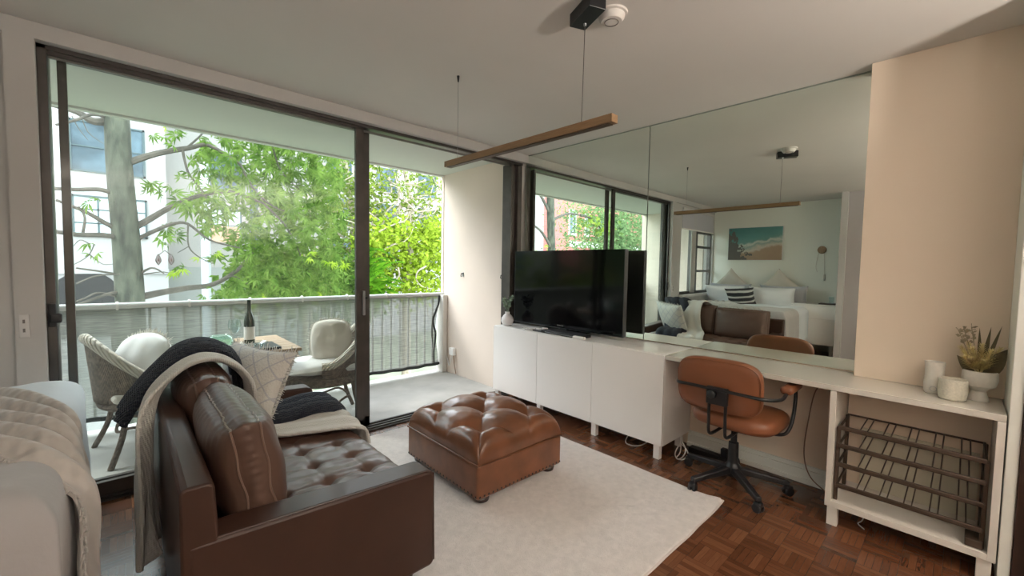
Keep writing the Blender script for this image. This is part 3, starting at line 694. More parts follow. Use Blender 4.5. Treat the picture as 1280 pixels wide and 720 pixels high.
# fill uplights added out of view behind the camera to brighten the ceiling
for (x, y, lab, e) in ((-1.5, -4.9, 'unseen fill uplight on a bowl stand, added behind the camera at the desk side', 80), (-3.9, -4.9, 'unseen fill uplight on a bowl stand, added behind the camera at the closet side', 36)):
    ul = thing('fill_uplight', lab, 'added fill light', (x, y, 0), 'fill uplights added behind the camera')
    MB().lathe([(.14, 0), (.14, .02), (.015, .03), (.012, 1.42), (.05, 1.45), (.20, 1.52), (.26, 1.62), (.255, 1.62), (.19, 1.53), (.02, 1.47)], 28, T(x, y, 0)).build('stand', M_ALU, ul)
    l_ = area('fill_light', (x, y, 1.57), (x, y + .2, H), .40, .40, e, (1, .92, .82)); l_.data.shape = 'DISK'

# ------------------------------------------------------------------ switch
ls = thing('light_switch', 'white double light switch plate on the wall left of the sliding door', 'switch', (-3.47, 0, 1.0))
MB().rbox(-3.487, -3.452, -.008, .0, .94, 1.055, .003).build('plate', M_WALL, ls)
for z_ in (1.012, .968): MB().box(-3.474, -3.466, -.012, -.006, z_, z_ + .018).build('rocker', M_ALU, ls, smooth=False)

# ------------------------------------------------------------------ rug
def rugf(u, v):
    x = -2.236 + 1.6 * u; y = -2.238 + 2.17 * v
    e = min(u, 1 - u, v * 1.36, (1 - v) * 1.36) * 1.6
    z = .010 + .003 * noise.noise(Vector((x * 3, y * 3, 0))) + .0025 * noise.noise(Vector((x * 11, y * 11, 4)))
    bump_ = math.exp(-((x + 1.05) ** 2 + (y + 1.85) ** 2) / .06); z += .004 * bump_ * (.5 + .5 * sin((x * .8 + y) * 60))
    cor = math.exp(-(((u - 1) * 1.6) ** 2 + (v * 2.17) ** 2) / .006); z += .022 * cor
    if e <= 0: z = .001 + z * .5
    x += .006 * noise.noise(Vector((y * 5, 1, 0))) * (u > .98); y += .006 * noise.noise(Vector((x * 5, 2, 0))) * (v < .02)
    return (x, y, z)
rg = thing('area_rug', 'cream wool area rug under the sofa and tufted ottoman', 'rug', (-1.436, -1.15, 0))
MB().grid(rugf, 130, 170).build('pile', M_RUG, rg, solid=.008)
ed = [rugf(1, v / 60) for v in range(60, -1, -1)] + [rugf(u / 50, 0) for u in range(49, -1, -1)]
MB().tube([(p[0], p[1], p[2] + .001) for p in ed], .006, 6).build('bound_edge', mat('rug_edge', (.62, .56, .53), .95), rg)

# ------------------------------------------------------------------ ottoman
ot = thing('tufted_ottoman', 'square tan leather ottoman with deep button tufting and nailhead trim', 'ottoman', (-1.39, -1.0, 0))
OX0, OX1, OY0, OY1 = -1.735, -1.050, -1.385, -.625
MB().rbox(OX0, OX1, OY0, OY1, .055, .252, .018, 3).build('base', M_TAN, ot)
MB().tube(smooth_path([(OX0, OY0, .250), (OX1, OY0, .250), (OX1, OY1, .250), (OX0, OY1, .250)], 1, True), .006, 8, closed=True).build('piping', M_TAN, ot)
def ottf(u, v):
    a, b = u * 2 - 1, v * 2 - 1
    # wide shoulders that roll down to the base
    m = max(abs(a), abs(b)); 
    A = 2.0; B = 2.0
    pa = (a * .44 + .5) * A; pb2 = (b * .44 + .5) * B
    p, q = pa + pb2, pa - pb2
    tuft = (abs(sin(pi * p)) ** .42) * (abs(sin(pi * q)) ** .42)
    line = min(abs(sin(pi * p)), abs(sin(pi * q)))
    node = 1 - math.exp(-((sin(pi * p)) ** 2 + (sin(pi * q)) ** 2) * 2.2)
    inner = min(1, max(0, (1 - m) * 9))
    depth = (.042 * (1 - node) + .030 * (1 - tuft)) * inner
    edge = (1 - abs(a) ** 11) ** .5 * (1 - abs(b) ** 11) ** .5 if m < 1 else 0
    z = .252 + .165 * edge - depth + .012 * (1 - a * a) * (1 - b * b) 
    bulge = 1.0 + .02 * sin(pi * min(1, edge))
    pl_ = -.016 * (1 - inner) * (math.exp(-(sin(pi * p) / .12) ** 2) if abs(a) > abs(b) else math.exp(-(sin(pi * q) / .12) ** 2))
    x = (OX0 + OX1) / 2 + a * ((OX1 - OX0) / 2 - .004) * bulge; y = (OY0 + OY1) / 2 + b * ((OY1 - OY0) / 2 - .004) * bulge
    return (x, y, z + pl_ * edge + .002 * noise.noise(Vector((x * 22, y * 22, 0))))
MB().grid(lambda u, v: ottf(.5 - .5 * cos(pi * u) if False else (lambda t: .5 + .5 * math.copysign(1 - (1 - abs(2 * t - 1)) ** 1.6, 2 * t - 1))(u), (lambda t: .5 + .5 * math.copysign(1 - (1 - abs(2 * t - 1)) ** 1.6, 2 * t - 1))(v)), 130, 140).build('tufted_cushion', M_TAN, ot, angle=80)
for i in range(0, 3):
    for j in range(0, 3):
        for (pp, qq) in ((i, j),):
            for (fa, fb) in ((i / 2, j / 2),):
                pass
bt = []
for p in range(0, 5):
    for q in range(-2, 3):
        pa, pb2 = (p + q) / 2, (p - q) / 2
        a, b = pa - 1, pb2 - 1
        a, b = a / .88, b / .88
        if abs(a) < .9 and abs(b) < .9: bt.append((a, b))
for (a, b) in bt:
    P = ottf(a / 2 + .5, b / 2 + .5); MB().lathe([(.011, 0), (.010, .004), (.004, .007)], 12, T(P[0], P[1], P[2] - .001)).build('button', M_TAN, ot)
for k in range(22):
    t = (k + .5) / 22
    for P in ((OX0 - .001, OY0 + t * (OY1 - OY0)), (OX0 + t * (OX1 - OX0), OY0 - .001)):
        MB().lathe([(.0001, .004), (.005, .002), (.007, 0)], 8, T(P[0], P[1], .075) @ (RY(-pi / 2) if P[0] < OX0 else RX(pi / 2))).build('nailhead', M_STEEL, ot)
for (x, y) in ((OX0 + .07, OY0 + .06), (OX1 - .07, OY0 + .06), (OX0 + .07, OY1 - .06), (OX1 - .07, OY1 - .06)):
    MB().lathe([(.028, 0), (.044, .010), (.048, .028), (.038, .046), (.034, .058)], 20, T(x, y, .014)).build('bun_foot', M_DWOOD, ot)

# ------------------------------------------------------------------ sofa
sf = thing('leather_sofa', 'brown leather two-seat sofa with button-tufted seat, its back to the bed', 'sofa', (-2.6, -.87, 0))
SY0, SY1, SX0, SX1 = -1.685, -.055, -3.012, -2.195
def armpoly():
    return [(-3.0, .10), (-2.205, .10), (-2.195, .12), (-2.193, .47), (-2.205, .495), (-2.23, .503), (-2.95, .535), (-3.0, .535)]
for (ya, yb) in ((SY0, SY0 + .125), (SY1 - .125, SY1)):
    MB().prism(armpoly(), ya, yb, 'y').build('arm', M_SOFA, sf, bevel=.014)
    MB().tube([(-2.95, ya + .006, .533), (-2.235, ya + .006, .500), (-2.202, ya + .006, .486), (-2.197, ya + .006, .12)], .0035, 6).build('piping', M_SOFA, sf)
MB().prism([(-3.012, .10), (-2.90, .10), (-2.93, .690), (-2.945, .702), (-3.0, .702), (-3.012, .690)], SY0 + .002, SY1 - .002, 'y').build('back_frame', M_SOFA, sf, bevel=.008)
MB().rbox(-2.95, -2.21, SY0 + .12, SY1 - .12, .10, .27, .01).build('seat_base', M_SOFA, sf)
def seatf(u, v):
    L = SY1 - SY0 - .26; D = .66
    x = -2.845 + D * u; y = SY0 + .13 + L * v
    m = (1 - abs(2 * u - 1) ** 14) ** .5 * (1 - abs(2 * v - 1) ** 22) ** .5
    gx = u * 4; gy = v * 8
    sx, sy = abs(sin(pi * gx)), abs(sin(pi * gy))
    line = max(math.exp(-(sx / .12) ** 1.0) * .5, math.exp(-(sy / .12) ** 1.0) * .7)
    node = math.exp(-(sx * sx + sy * sy) * 5)
    z = .27 + .175 * m - .007 * line * m - .024 * node * m + .004 * noise.noise(Vector((x * 9, y * 20, 1))) * m + .0015 * noise.noise(Vector((x * 30, y * 30, 1)))
    if u == 0 or u == 1 or v == 0 or v == 1: z = .27
    return (x, y, z)
g_ = lambda t: .5 + .5 * math.copysign(1 - (1 - abs(2 * t - 1)) ** 1.35, 2 * t - 1)
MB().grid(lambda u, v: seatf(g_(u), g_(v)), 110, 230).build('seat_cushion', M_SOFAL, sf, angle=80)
for i in (1, 2, 3):
    for j in range(1, 8):
        P = seatf(i / 4, j / 8); MB().lathe([(.009, 0), (.008, .003), (.003, .005)], 10, T(P[0], P[1], P[2])).build('button', M_SOFAL, sf)
def backcushion(y0, y1, lean, z0, top, seed):
    """leather box cushion with piping: thin box leaning on the back frame"""
    w_ = (y1 - y0) / 2; h_ = (top - z0) / 2; t_ = .085
    M_ = T(-2.815 + lean * .5, (y0 + y1) / 2, z0 + h_) @ RY(radians(-9))
    def surf(sg):
        def fn(u, v):
            a, b = u * 2 - 1, v * 2 - 1
            e = (1 - a ** 8) * (1 - b ** 8); puff = max(0, (1 - a * a) * (1 - b * b)) ** .4
            rad = 1 - .035 * (1 - puff)
            wrk = .0030 * sin(a * 42 + 5 * noise.noise(Vector((a * 2, b * 2, seed)))) * (abs(b) ** 3) + .008 * noise.noise(Vector((a * 2, b * 2, seed)))
            return (sg * (t_ * .62 * (.75 + .25 * e) + .068 * puff + wrk * (1 if sg else 0)), a * w_ * rad, b * h_ * rad)
        return fn
    mb = MB(M_)
    n = 60
    mb.grid(surf(-1), n, n); mb.grid(surf(1), n, n)
    # side walls between the faces, bulging and wrinkled
    fa, fb = surf(-1), surf(1)
    def rim(t):
        t = t % 1 * 4; k = int(t) % 4; q = t - int(t)
        return ((q, 0), (1, q), (1 - q, 1), (0, 1 - q))[k]
    def wall(u, v):
        a, b = rim(u); A = Vector(fa(a, b)); B = Vector(fb(a, b)); P = A.lerp(B, v)
        c = Vector((0, P.y, P.z)); bul = sin(pi * v) * (.020 + .0014 * sin(u * 330 + 4 * noise.noise(Vector((u * 30, v, seed))))) 
        d = Vector((0, P.y / w_, P.z / h_)); d = Vector((0, math.copysign(abs(d.y) ** 6, d.y), math.copysign(abs(d.z) ** 6, d.z)))
        if d.length > 1e-6: d.normalize()
        return P + d * bul
    mb.grid(wall, 4 * n, 8)
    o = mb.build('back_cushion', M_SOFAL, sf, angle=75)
    for sgn, fn in ((-1, fa), (1, fb)):
        MB(M_).tube([Vector(fn(*rim(i / 120))) * 1.0 + Vector((sgn * .0, 0, 0)) for i in range(120)], .0045, 6, closed=True).build('piping', M_PIPE, o)
backcushion(-1.555, -.925, .03, .42, .80, 1.0)
backcushion(-.915, -.26, -.02, .42, .82, 5.0)
for (x, y) in ((-2.93, SY0 + .08), (-2.27, SY0 + .08), (-2.93, SY1 - .08), (-2.27, SY1 - .08)):
    MB().lathe([(.014, 0), (.022, .09)], 12, T(x, y, .012)).build('leg', M_DWOOD, sf)

def drape(path, wdir, width, thick, seed=0, ripple=.012, nu=90, nv=24, waves=3):
    """cloth band following a smooth path; wdir is the sideways direction (scalar width may vary)"""
    P = smooth_path(path, 10); n = len(P)
    def fn(u, v):
        t = u * (n - 1); i = min(n - 2, int(t)); p = P[i].lerp(P[i + 1], t - i)
        tan = (P[i + 1] - P[i]).normalized(); W = Vector(wdir(u) if callable(wdir) else wdir); nrm = tan.cross(W).normalized()
        w_ = width(u) if callable(width) else width
        s_ = (v - .5)
        r = (ripple(u) if callable(ripple) else ripple) * (sin(v * waves * 2 * pi + seed + 1.5 * noise.noise(Vector((u * 3, v, seed)))) + .8 * noise.noise(Vector((u * 6, v * 4, seed + 3))))
        return p + W * (w_ * s_) + nrm * r
    return MB().grid(fn, nu, nv)
# light grey cable knit throw: up from the floor behind, over the far cushion, down to the seat
p_l = [(-3.052, -.84, .13), (-3.058, -.82, .30), (-3.060, -.80, .48), (-3.05, -.73, .67), (-3.00, -.66, .78), (-2.88, -.61, .865), (-2.76, -.59, .852), (-2.66, -.60, .74), (-2.64, -.62, .56), (-2.58, -.68, .475), (-2.44, -.74, .468), (-2.28, -.79, .470), (-2.185, -.82, .455), (-2.165, -.82, .37)]
tl = drape(p_l, (.03, 1, 0), lambda u: .34, 0, 1.0, lambda u: .009 + .022 * max(0, .33 - u) / .33, 120, 60, 2.5)
solo('cable_knit_throw', tl, M_KNITG, 'light grey cable knit throw falling from the sofa back down to the floor', 'throw', solid=.016, base=(-2.9, -.7, .12))
p_n = [(-3.13, -.54, .62), (-3.09, -.50, .69), (-3.01, -.43, .78), (-2.90, -.39, .872), (-2.78, -.37, .885), (-2.69, -.43, .82), (-2.66, -.43, .64), (-2.61, -.46, .50), (-2.46, -.50, .490), (-2.32, -.52, .51), (-2.20, -.54, .49), (-2.16, -.55, .40)]
tn = drape(p_n, (.04, 1, 0), .32, 0, 4.0, .012, 110, 28, 3)
solo('navy_knit_throw', tn, M_NAVY, 'dark navy chunky knit throw over the far end of the sofa', 'throw', solid=.026, base=(-2.9, -.45, .5))
# patterned cushion
def pat():
    m, nt, b = new_mat('woven_diamond_cotton'); N = nt.nodes; Lk = nt.links
    tc = N.new('ShaderNodeTexCoord'); mp_ = N.new('ShaderNodeMapping'); mp_.inputs['Rotation'].default_value = (0, radians(45), 0)
    Lk.new(tc.outputs['Object'], mp_.inputs[0])
    sp = N.new('ShaderNodeSeparateXYZ'); Lk.new(mp_.outputs[0], sp.inputs[0])
    outs = []
    for i in (0, 2):
        a = N.new('ShaderNodeMath'); a.operation = 'MULTIPLY'; a.inputs[1].default_value = 13; Lk.new(sp.outputs[i], a.inputs[0])
        f = N.new('ShaderNodeMath'); f.operation = 'FRACT'; Lk.new(a.outputs[0], f.inputs[0])
        g = N.new('ShaderNodeMath'); g.operation = 'COMPARE'; g.inputs[1].default_value = .5; g.inputs[2].default_value = .05; Lk.new(f.outputs[0], g.inputs[0]); outs.append(g.outputs[0])
    mx = N.new('ShaderNodeMath'); mx.operation = 'MAXIMUM'; Lk.new(outs[0], mx.inputs[0]); Lk.new(outs[1], mx.inputs[1])
    c = N.new('ShaderNodeMix'); c.data_type = 'RGBA'; Lk.new(mx.outputs[0], c.inputs[0]); c.inputs[6].default_value = (.62, .60, .56, 1); c.inputs[7].default_value = (.46, .46, .48, 1)
    Lk.new(c.outputs[2], b.inputs['Base Color']); b.inputs['Roughness'].default_value = .95
    w_ = N.new('ShaderNodeTexNoise'); w_.inputs['Scale'].default_value = 90; Lk.new(tc.outputs['Object'], w_.inputs['Vector'])
    ad = N.new('ShaderNodeMath'); ad.operation = 'ADD'; Lk.new(mx.outputs[0], ad.inputs[0]); Lk.new(w_.outputs['Fac'], ad.inputs[1])
    k = N.new('ShaderNodeBump'); k.inputs['Distance'].default_value = .006; k.inputs['Strength'].default_value = .7; Lk.new(ad.outputs[0], k.inputs['Height']); Lk.new(k.outputs[0], b.inputs['Normal'])
    return m
M_PAT = pat()
def pillow_thing(name, label, cat, M_, w_, h_, t_, material, group=None, fringe=None, seed=0, puff=.42, fringe_mat=None, rnd_=0):
    base = M_.translation
    o = bpy.data.objects.new(name, None); COL.objects.link(o); tag(o, label, cat, group); o.matrix_world = M_
    c = MB().pillow(w_, h_, t_, seed=seed, puff=puff, rnd_=rnd_).build('cover', material, o, off='local')
    if fringe:
        f = MB(); n = 46
        for i in range(4 * n):
            k, q = i // n, (i % n) / n * 2 - 1
            a, b = ((q, -1), (1, q), (-q, 1), (-1, -q))[k]
            px = a * w_ / 2 * (1 - .10 * (1 - b * b) * abs(a) ** 3); pz = b * h_ / 2 * (1 - .10 * (1 - a * a) * abs(b) ** 3)
            if rnd_: px = px * (1 - rnd_) + rnd_ * a * (1 - b * b / 2) ** .5 * w_ / 2; pz = pz * (1 - rnd_) + rnd_ * b * (1 - a * a / 2) ** .5 * h_ / 2
            d = Vector((a if abs(a) == 1 else 0, 0, b if abs(b) == 1 else 0)); L = fringe * rnd.uniform(.5, 1.1)
            p = Vector((px, 0, pz)); e2 = p + d * L + Vector((rnd.uniform(-.4, .4), rnd.uniform(-.5, .5), rnd.uniform(-.4, .4))) * L
            f.tube([p, (p + e2) / 2 + Vector((0, rnd.uniform(-.2, .2) * L, 0)), e2], [.0028, .0024, .001], 5)
        f.build('fringe', fringe_mat or material, o, off='local', smooth=False)
    return o
pillow_thing('patterned_cushion', 'cream cushion woven with grey diamonds and tasselled edge at the far end of the sofa', 'cushion',
             T(-2.60, -.40, .645) @ RZ(radians(-62)) @ RX(radians(-24)) @ RY(radians(3)), .50, .43, .17, M_PAT, fringe=.03, seed=3)

# ------------------------------------------------------------------ bed
BX0, BX1, BY0, BY1 = XF + .04, -3.275, -1.60, -.12
bed = thing('bed', 'double bed with pale blue linen, its foot close behind the sofa', 'bed', (-4.2, -.9, 0))
MB().box(BX0, BX1 - .06, BY0 + .05, BY1 - .05, .06, .32).build('bed_base', mat('bed_base_cloth', (.05, .05, .055), .9), bed, bevel=.01)
MB().rbox(BX0, BX1 - .03, BY0 + .03, BY1 - .03, .32, .64, .05).build('mattress', M_WHITEF, bed)
for (x, y) in ((BX1 - .12, BY0 + .12), (BX1 - .12, BY1 - .12)): MB().lathe([(.025, 0), (.03, .06)], 12, T(x, y, 0)).build('leg', M_BLACK, bed)
def cover(x0, x1, y0, y1, zt, drop_foot, drop_side, seed, rip, fx=1.0):
    """bedding: flat top that rolls over the foot (x1) and both sides"""
    def fn(u, v):
        L = (x1 - x0) + drop_foot; Wd = (y1 - y0) + 2 * drop_side
        s_ = u * L; t_ = v * Wd - drop_side
        r = .09
        ox = max(0, s_ - (x1 - x0) + r); oy = max(0, -t_ + r, t_ - (y1 - y0) + r); sy = -1 if t_ < (y1 - y0) / 2 else 1
        ax = min(ox, r * pi / 2); ay = min(oy, r * pi / 2)
        dx = r * sin(ax / r); dzx = r * (1 - cos(ax / r)) + max(0, ox - r * pi / 2)
        dy = r * sin(ay / r); dzy = r * (1 - cos(ay / r)) + max(0, oy - r * pi / 2)
        x = x0 + min(s_, (x1 - x0) - r) + dx; y = (y0 + y1) / 2 + sy * (min(abs(t_ - (y1 - y0) / 2), (y1 - y0) / 2 - r) + dy)
        if oy > 0 or ox > 0: pass
        z = zt - (dzx ** 5 + dzy ** 5) ** .2
        fx_ = min(1, max(0, dzx - .06) / .3); fy_ = min(1, max(0, dzy - .06) / .3)
        xs_ = x
        if dzx > 0: x += rip * fx_ * (sin(y * 17 + 2 * noise.noise(Vector((y * 2, 0, 1)))) + .6)
        if dzy > 0: y += sy * rip * fy_ * (sin(xs_ * 15) + .6)
        z += .012 * noise.noise(Vector((x * 3.5, y * 3.5, 2))) + .005 * noise.noise(Vector((x * 11, y * 11, 2))) + .03 * sin(min(1, max(0, (y - y0) / (y1 - y0))) * pi) * 0
        return (x, y, max(.03, z))
    return fn
MB().grid(cover(BX0 + .35, BX1, BY0, BY1, .735, .50, .45, 2.0, .012), 110, 150).build('duvet', M_LINEN, bed, solid=.02)
# greige layer over the near half and the chunky throw across the foot
bl = thing('chunky_blanket', 'chunky beige blanket in ridges running across the bed foot and hanging off its end', 'blanket', (-3.6, -.6, .7))
p_b = [(-4.25, -.42, .78), (-3.90, -.47, .785), (-3.62, -.68, .795), (-3.42, -.94, .795), (-3.29, -1.14, .770), (-3.228, -1.22, .66), (-3.218, -1.27, .48), (-3.212, -1.30, .28)]
def bw_(u):
    t = min(1, max(0, (u - .15) / .55)); return Vector((-.62 * (1 - t) + .10 * t, -.78 * (1 - t) - 1.0 * t, 0)).normalized()
bb_ = drape(p_b, bw_, .50, 0, 2.0, .017, 150, 120, 5)
bb_.build('cloth', M_KNIT, bl, solid=.016)
fg = MB(); nn_ = 121
for j in range(0, 121):
    for i_ in (150,):
        p = Vector(bb_.v[i_ * nn_ + j]); q = p + Vector((rnd.uniform(0, .012), rnd.uniform(-.01, .01), rnd.uniform(-.035, -.015)))
        fg.tube([p, (p + q) / 2 + Vector((.006, 0, 0)), q], [.004, .003, .0015], 5)
for i in range(151):
    p = Vector(bb_.v[i * nn_ + 120]); q = p + Vector((rnd.uniform(-.01, .01), -rnd.uniform(.008, .022), rnd.uniform(-.012, .0)))
    fg.tube([p, (p + q) / 2 + Vector((0, 0, .004)), q], [.004, .003, .0015], 5)
fg.build('fringe', M_KNIT, bl, smooth=False)
def sheetf(u, v):
    return cover(BX0 + 1.15, BX1 + .030, BY0 - .035, BY0 + 1.3, .762, .60, .55, 7.0, .014)(.05 + .95 * u, .02 + .50 * v)
solo('greige_bedspread', MB().grid(sheetf, 100, 90), M_LINENG, 'smooth greige linen spread over the room side of the bed foot', 'bedspread', solid=.012, base=(-3.6, -1.5, .6))
# pillows against the far wall
def bp(y, z, x=XF + .16, tilt=16, roll=0): return T(x, y, z) @ RZ(radians(90)) @ RX(radians(tilt)) @ RY(radians(roll))
for (y, lab) in ((-.36, 'beige sham cushion propped on its corner at the window side of the bed head'), (-1.12, 'beige sham cushion propped on its corner at the bedside chest side of the bed head')):
    pillow_thing('sham_cushion', lab, 'cushion', bp(y, 1.0, XF + .12, 10, 45), .50, .50, .13, M_BEIGEF, 'corner-up cushions at the bed head', seed=y)
for (y, lab) in ((-.40, 'grey pillow behind the white one at the window side of the bed'), (-1.22, 'grey pillow behind the white one at the bedside chest side')):
    pillow_thing('grey_pillow', lab, 'pillow', bp(y, .86, XF + .26, 18, 0), .70, .44, .15, M_GREYF, 'grey pillows on the bed', seed=y)
for (y, lab) in ((-.36, 'white pillow leaning at the window side of the bed'), (-1.10, 'white pillow leaning at the bedside chest side of the bed')):
    pillow_thing('white_pillow', lab, 'pillow', bp(y, .845, XF + .44, 24, 0), .68, .42, .17, M_WHITEF, 'white pillows on the bed', seed=y)
pillow_thing('striped_cushion', 'black and white striped cushion in front of the white bed pillows', 'cushion', bp(-.68, .84, XF + .64, 26, 6), .46, .38, .15, bands('black_white_stripe', (.035, .035, .038), (.62, .60, .56), 3.4, 'Z', soft=.06, pos=.72, distort=.4), seed=9)

# picture, wall hanging, chest
pc = thing('beach_picture', 'beach photograph canvas hanging over the bed head', 'picture', (XF, -.68, 1.785))
pm = MB().box(XF, XF + .03, -1.11, -.245, 1.495, 2.075).build('canvas', M_BEACH, pc, smooth=False, off='local'); pm.data.transform(T(0, 1.11, -1.495)); pm.location = Vector((0, -1.11, 1.495)) - Vector((XF, -.68, 1.785))
for v_ in pm.data.vertices: pass
MB().box(XF - .0, XF + .026, -1.116, -.239, 1.489, 2.081).build('border', M_WHITEF, pc, smooth=False)
hg = thing('wooden_wall_hanging', 'round wooden ornament with hanging string on the bedroom wall', 'wall hanging', (XF + .02, -1.67, 1.66))
MB().lathe([(.001, 0), (.05, 0), (.062, .012), (.05, .024), (.001, .026)], 20, T(XF, -1.67, 1.66) @ RY(pi / 2)).build('wood_disc', M_TEAK, hg)
MB().tube(smooth_path([(XF + .01, -1.63, 1.62), (XF + .01, -1.60, 1.40), (XF + .01, -1.62, 1.30)]), .003, 5).tube([(XF + .01, -1.70, 1.62), (XF + .01, -1.72, 1.25)], .003, 5).build('string', M_BEIGEF, hg)
MB().lathe([(.004, .05), (.014, .03), (.016, -.03), (.01, -.06)], 8, T(XF + .012, -1.72, 1.22)).build('tassel', M_BEIGEF, hg)
ch = thing('bedside_chest', 'white two-drawer chest beside the bed at the far wall', 'chest of drawers', (XF + .25, -1.66, 0))
MB().box(XF + .005, XF + .44, -1.955, -1.36, .16, .79).build('body', M_WHITE, ch, smooth=False, bevel=.002)
for (a, b) in ((.57, .765), (.17, .56)):
    MB().box(XF + .44, XF + .456, -1.95, -1.365, a, b).build('drawer', M_WHITE, ch, smooth=False, bevel=.002)
MB().box(XF, XF + .46, -1.96, -1.355, .775, .795).build('top_panel', M_WHITE, ch, smooth=False, bevel=.002)
for (x, y) in ((XF + .05, -1.91), (XF + .05, -1.41), (XF + .40, -1.91), (XF + .40, -1.41)): MB().box(x - .02, x + .02, y - .02, y + .02, 0, .16).build('leg', M_WHITE, ch, smooth=False)
try_ = thing('dark_tray', 'dark wooden tray with a small glass on the bedside chest', 'tray', (XF + .3, -1.83, .796))
MB().rbox(XF + .2, XF + .4, -1.94, -1.72, .796, .815, .006).build('tray_base', M_DWOOD, try_)
solo('drinking_glass', MB().lathe([(.025, 0), (.03, .01), (.033, .10), (.031, .10), (.027, .012)], 16, T(XF + .3, -1.87, .816)), M_CLEAR, 'small clear drinking glass on the dark bedside tray', 'glass', base=(XF + .3, -1.87, .816))

# ------------------------------------------------------------------ office chair
oc = thing('office_chair', 'tan leather office chair with black tubular frame and five-star base at the desk', 'office chair', (-.37, -2.19, 0))
CX, CY = -.37, -2.19
cast = [(-.322, -1.870), (-.654, -2.054), (-.606, -2.426), (-.246, -2.455), (-.05, -2.10)]
MB().lathe([(.040, .065), (.046, .075), (.046, .125), (.034, .14), (.030, .15), (.028, .27), (.018, .275), (.016, .37)], 20, T(CX, CY, 0)).build('column', M_BLACK, oc)
for (x, y) in cast:
    d = Vector((x - CX, y - CY, 0)).normalized(); pr_ = Vector((-d.y, d.x, 0)); tip = Vector((CX, CY, 0)) + d * .30
    b_ = MB(); A = Vector((CX, CY, 0)) + d * .02
    pts = [A + pr_ * .024 + Vector((0, 0, .085)), A - pr_ * .024 + Vector((0, 0, .085)), A - pr_ * .020 + Vector((0, 0, .125)), A + pr_ * .020 + Vector((0, 0, .125)),
           tip + pr_ * .019 + Vector((0, 0, .062)), tip - pr_ * .019 + Vector((0, 0, .062)), tip - pr_ * .015 + Vector((0, 0, .088)), tip + pr_ * .015 + Vector((0, 0, .088))]
    k = b_.addv(pts); b_.f += [(k, k + 1, k + 2, k + 3), (k + 7, k + 6, k + 5, k + 4)] + [(k + i, k + 4 + i, k + 4 + (i + 1) % 4, k + (i + 1) % 4) for i in range(4)]
    leg = b_.build('base_leg', M_BLACK, oc, bevel=.005)
    cc = Vector((CX, CY, 0)) + d * .295; ang = math.atan2(d.y, d.x) + .5
    c_ = MB()
    for sgn in (-1, 1): c_.lathe([(.008, -.009), (.024, -.008), (.027, 0), (.024, .008), (.008, .009)], 18, T(cc.x, cc.y, .0275) @ RZ(ang) @ T(0, sgn * .013, 0) @ RX(pi / 2))
    c_.rbox(-.020, .022, -.020, .020, .030, .060, .009, 3, T(cc.x, cc.y, 0) @ RZ(ang))
    c_.build('caster', M_BLACK, leg)
def roundplate(hw, hh, t, r=.09, crown=.01, n=30):
    """upholstered pad in local YZ with rounded corners, thickness along X"""
    mb = MB()
    def outline(k, s_):
        a = 2 * pi * k
        c_, s2 = cos(a), sin(a); e = .5
        return (math.copysign(abs(c_) ** e, c_) * hw * s_, math.copysign(abs(s2) ** e, s2) * hh * s_)
    rings = []; prof = [(0, 1), (.35, 1), (.6, .985), (.8, .93), (.93, .78), (1.0, .45)]
    prof = [(r_, 1) for r_ in ()] or None
    levels = [(.001, t / 2 + crown), (.4, t / 2 + crown * .9), (.75, t / 2 + crown * .5), (.90, t / 2), (.965, t / 2 - t * .14), (.995, t / 2 - t * .33), (1.0, 0), (.995, -(t / 2 - t * .33)), (.965, -(t / 2 - t * .14)), (.90, -t / 2), (.75, -t / 2 - crown * .5), (.4, -t / 2 - crown * .9), (.001, -t / 2 - crown)]
    N_ = 64
    pts = []
    for s_, x in levels:
        for k in range(N_): y, z = outline(k / N_, s_); pts.append((x, y, z))
    k0 = mb.addv(pts)
    for i in range(len(levels) - 1):
        for j in range(N_): j2 = (j + 1) % N_; mb.f.append((k0 + i * N_ + j, k0 + (i + 1) * N_ + j, k0 + (i + 1) * N_ + j2, k0 + i * N_ + j2))
    return mb
def placed(mb, M_):
    mb.v = [(M_ @ Vector(p))[:] for p in mb.v]; return mb
MB_back = placed(roundplate(.230, .160, .065, crown=.012), T(-.590, -2.170, .662) @ RZ(radians(4)) @ RY(radians(-8)))
bk = MB_back.build('backrest', M_TAN2, oc, angle=60)
seam = [Matrix(T(-.590, -2.170, .662) @ RZ(radians(4)) @ RY(radians(-8))) @ Vector((-.030, math.copysign(abs(cos(a)) ** .5, cos(a)) * .222, math.copysign(abs(sin(a)) ** .5, sin(a)) * .153)) for a in [2 * pi * i / 64 for i in range(64)]]
MB().tube(seam, .0025, 5, closed=True).build('seam', M_TAN2, bk)
seat_ = placed(roundplate(.235, .235, .085, crown=.012), T(-.36, -2.215, .445) @ RY(radians(-90 + 2)))
seat_.build('seat', M_TAN2, oc, angle=60)
MB().rbox(-.46, -.24, -2.29, -2.10, .365, .395, .01).build('seat_plate', M_BLACK, oc)
def arm(sg):
    yo = -2.20 + sg * .275
    return [(-.662, -2.19 + sg * .05, .652), (-.662, -2.19 + sg * .15, .652), (-.645, -2.19 + sg * .235, .648), (-.55, yo, .642), (-.44, yo, .655), (-.33, yo, .655), (-.275, yo, .645), (-.262, yo, .60), (-.285, yo, .50), (-.32, yo - sg * .01, .42), (-.34, yo - sg * .04, .385), (-.35, -2.20 + sg * .15, .375), (-.36, -2.19 + sg * .05, .375)]
loop = arm(1); loop2 = arm(-1)
MB().tube(smooth_path(loop[::-1] + loop2, 6), .0095, 10).build('arm_frame', M_BLACK, oc)
for sg in (1, -1):
    yo = -2.20 + sg * .275
    MB().rbox(-.47, -.25, yo - .032, yo + .032, .650, .695, .021, 5).build('armrest', M_TAN2, oc)
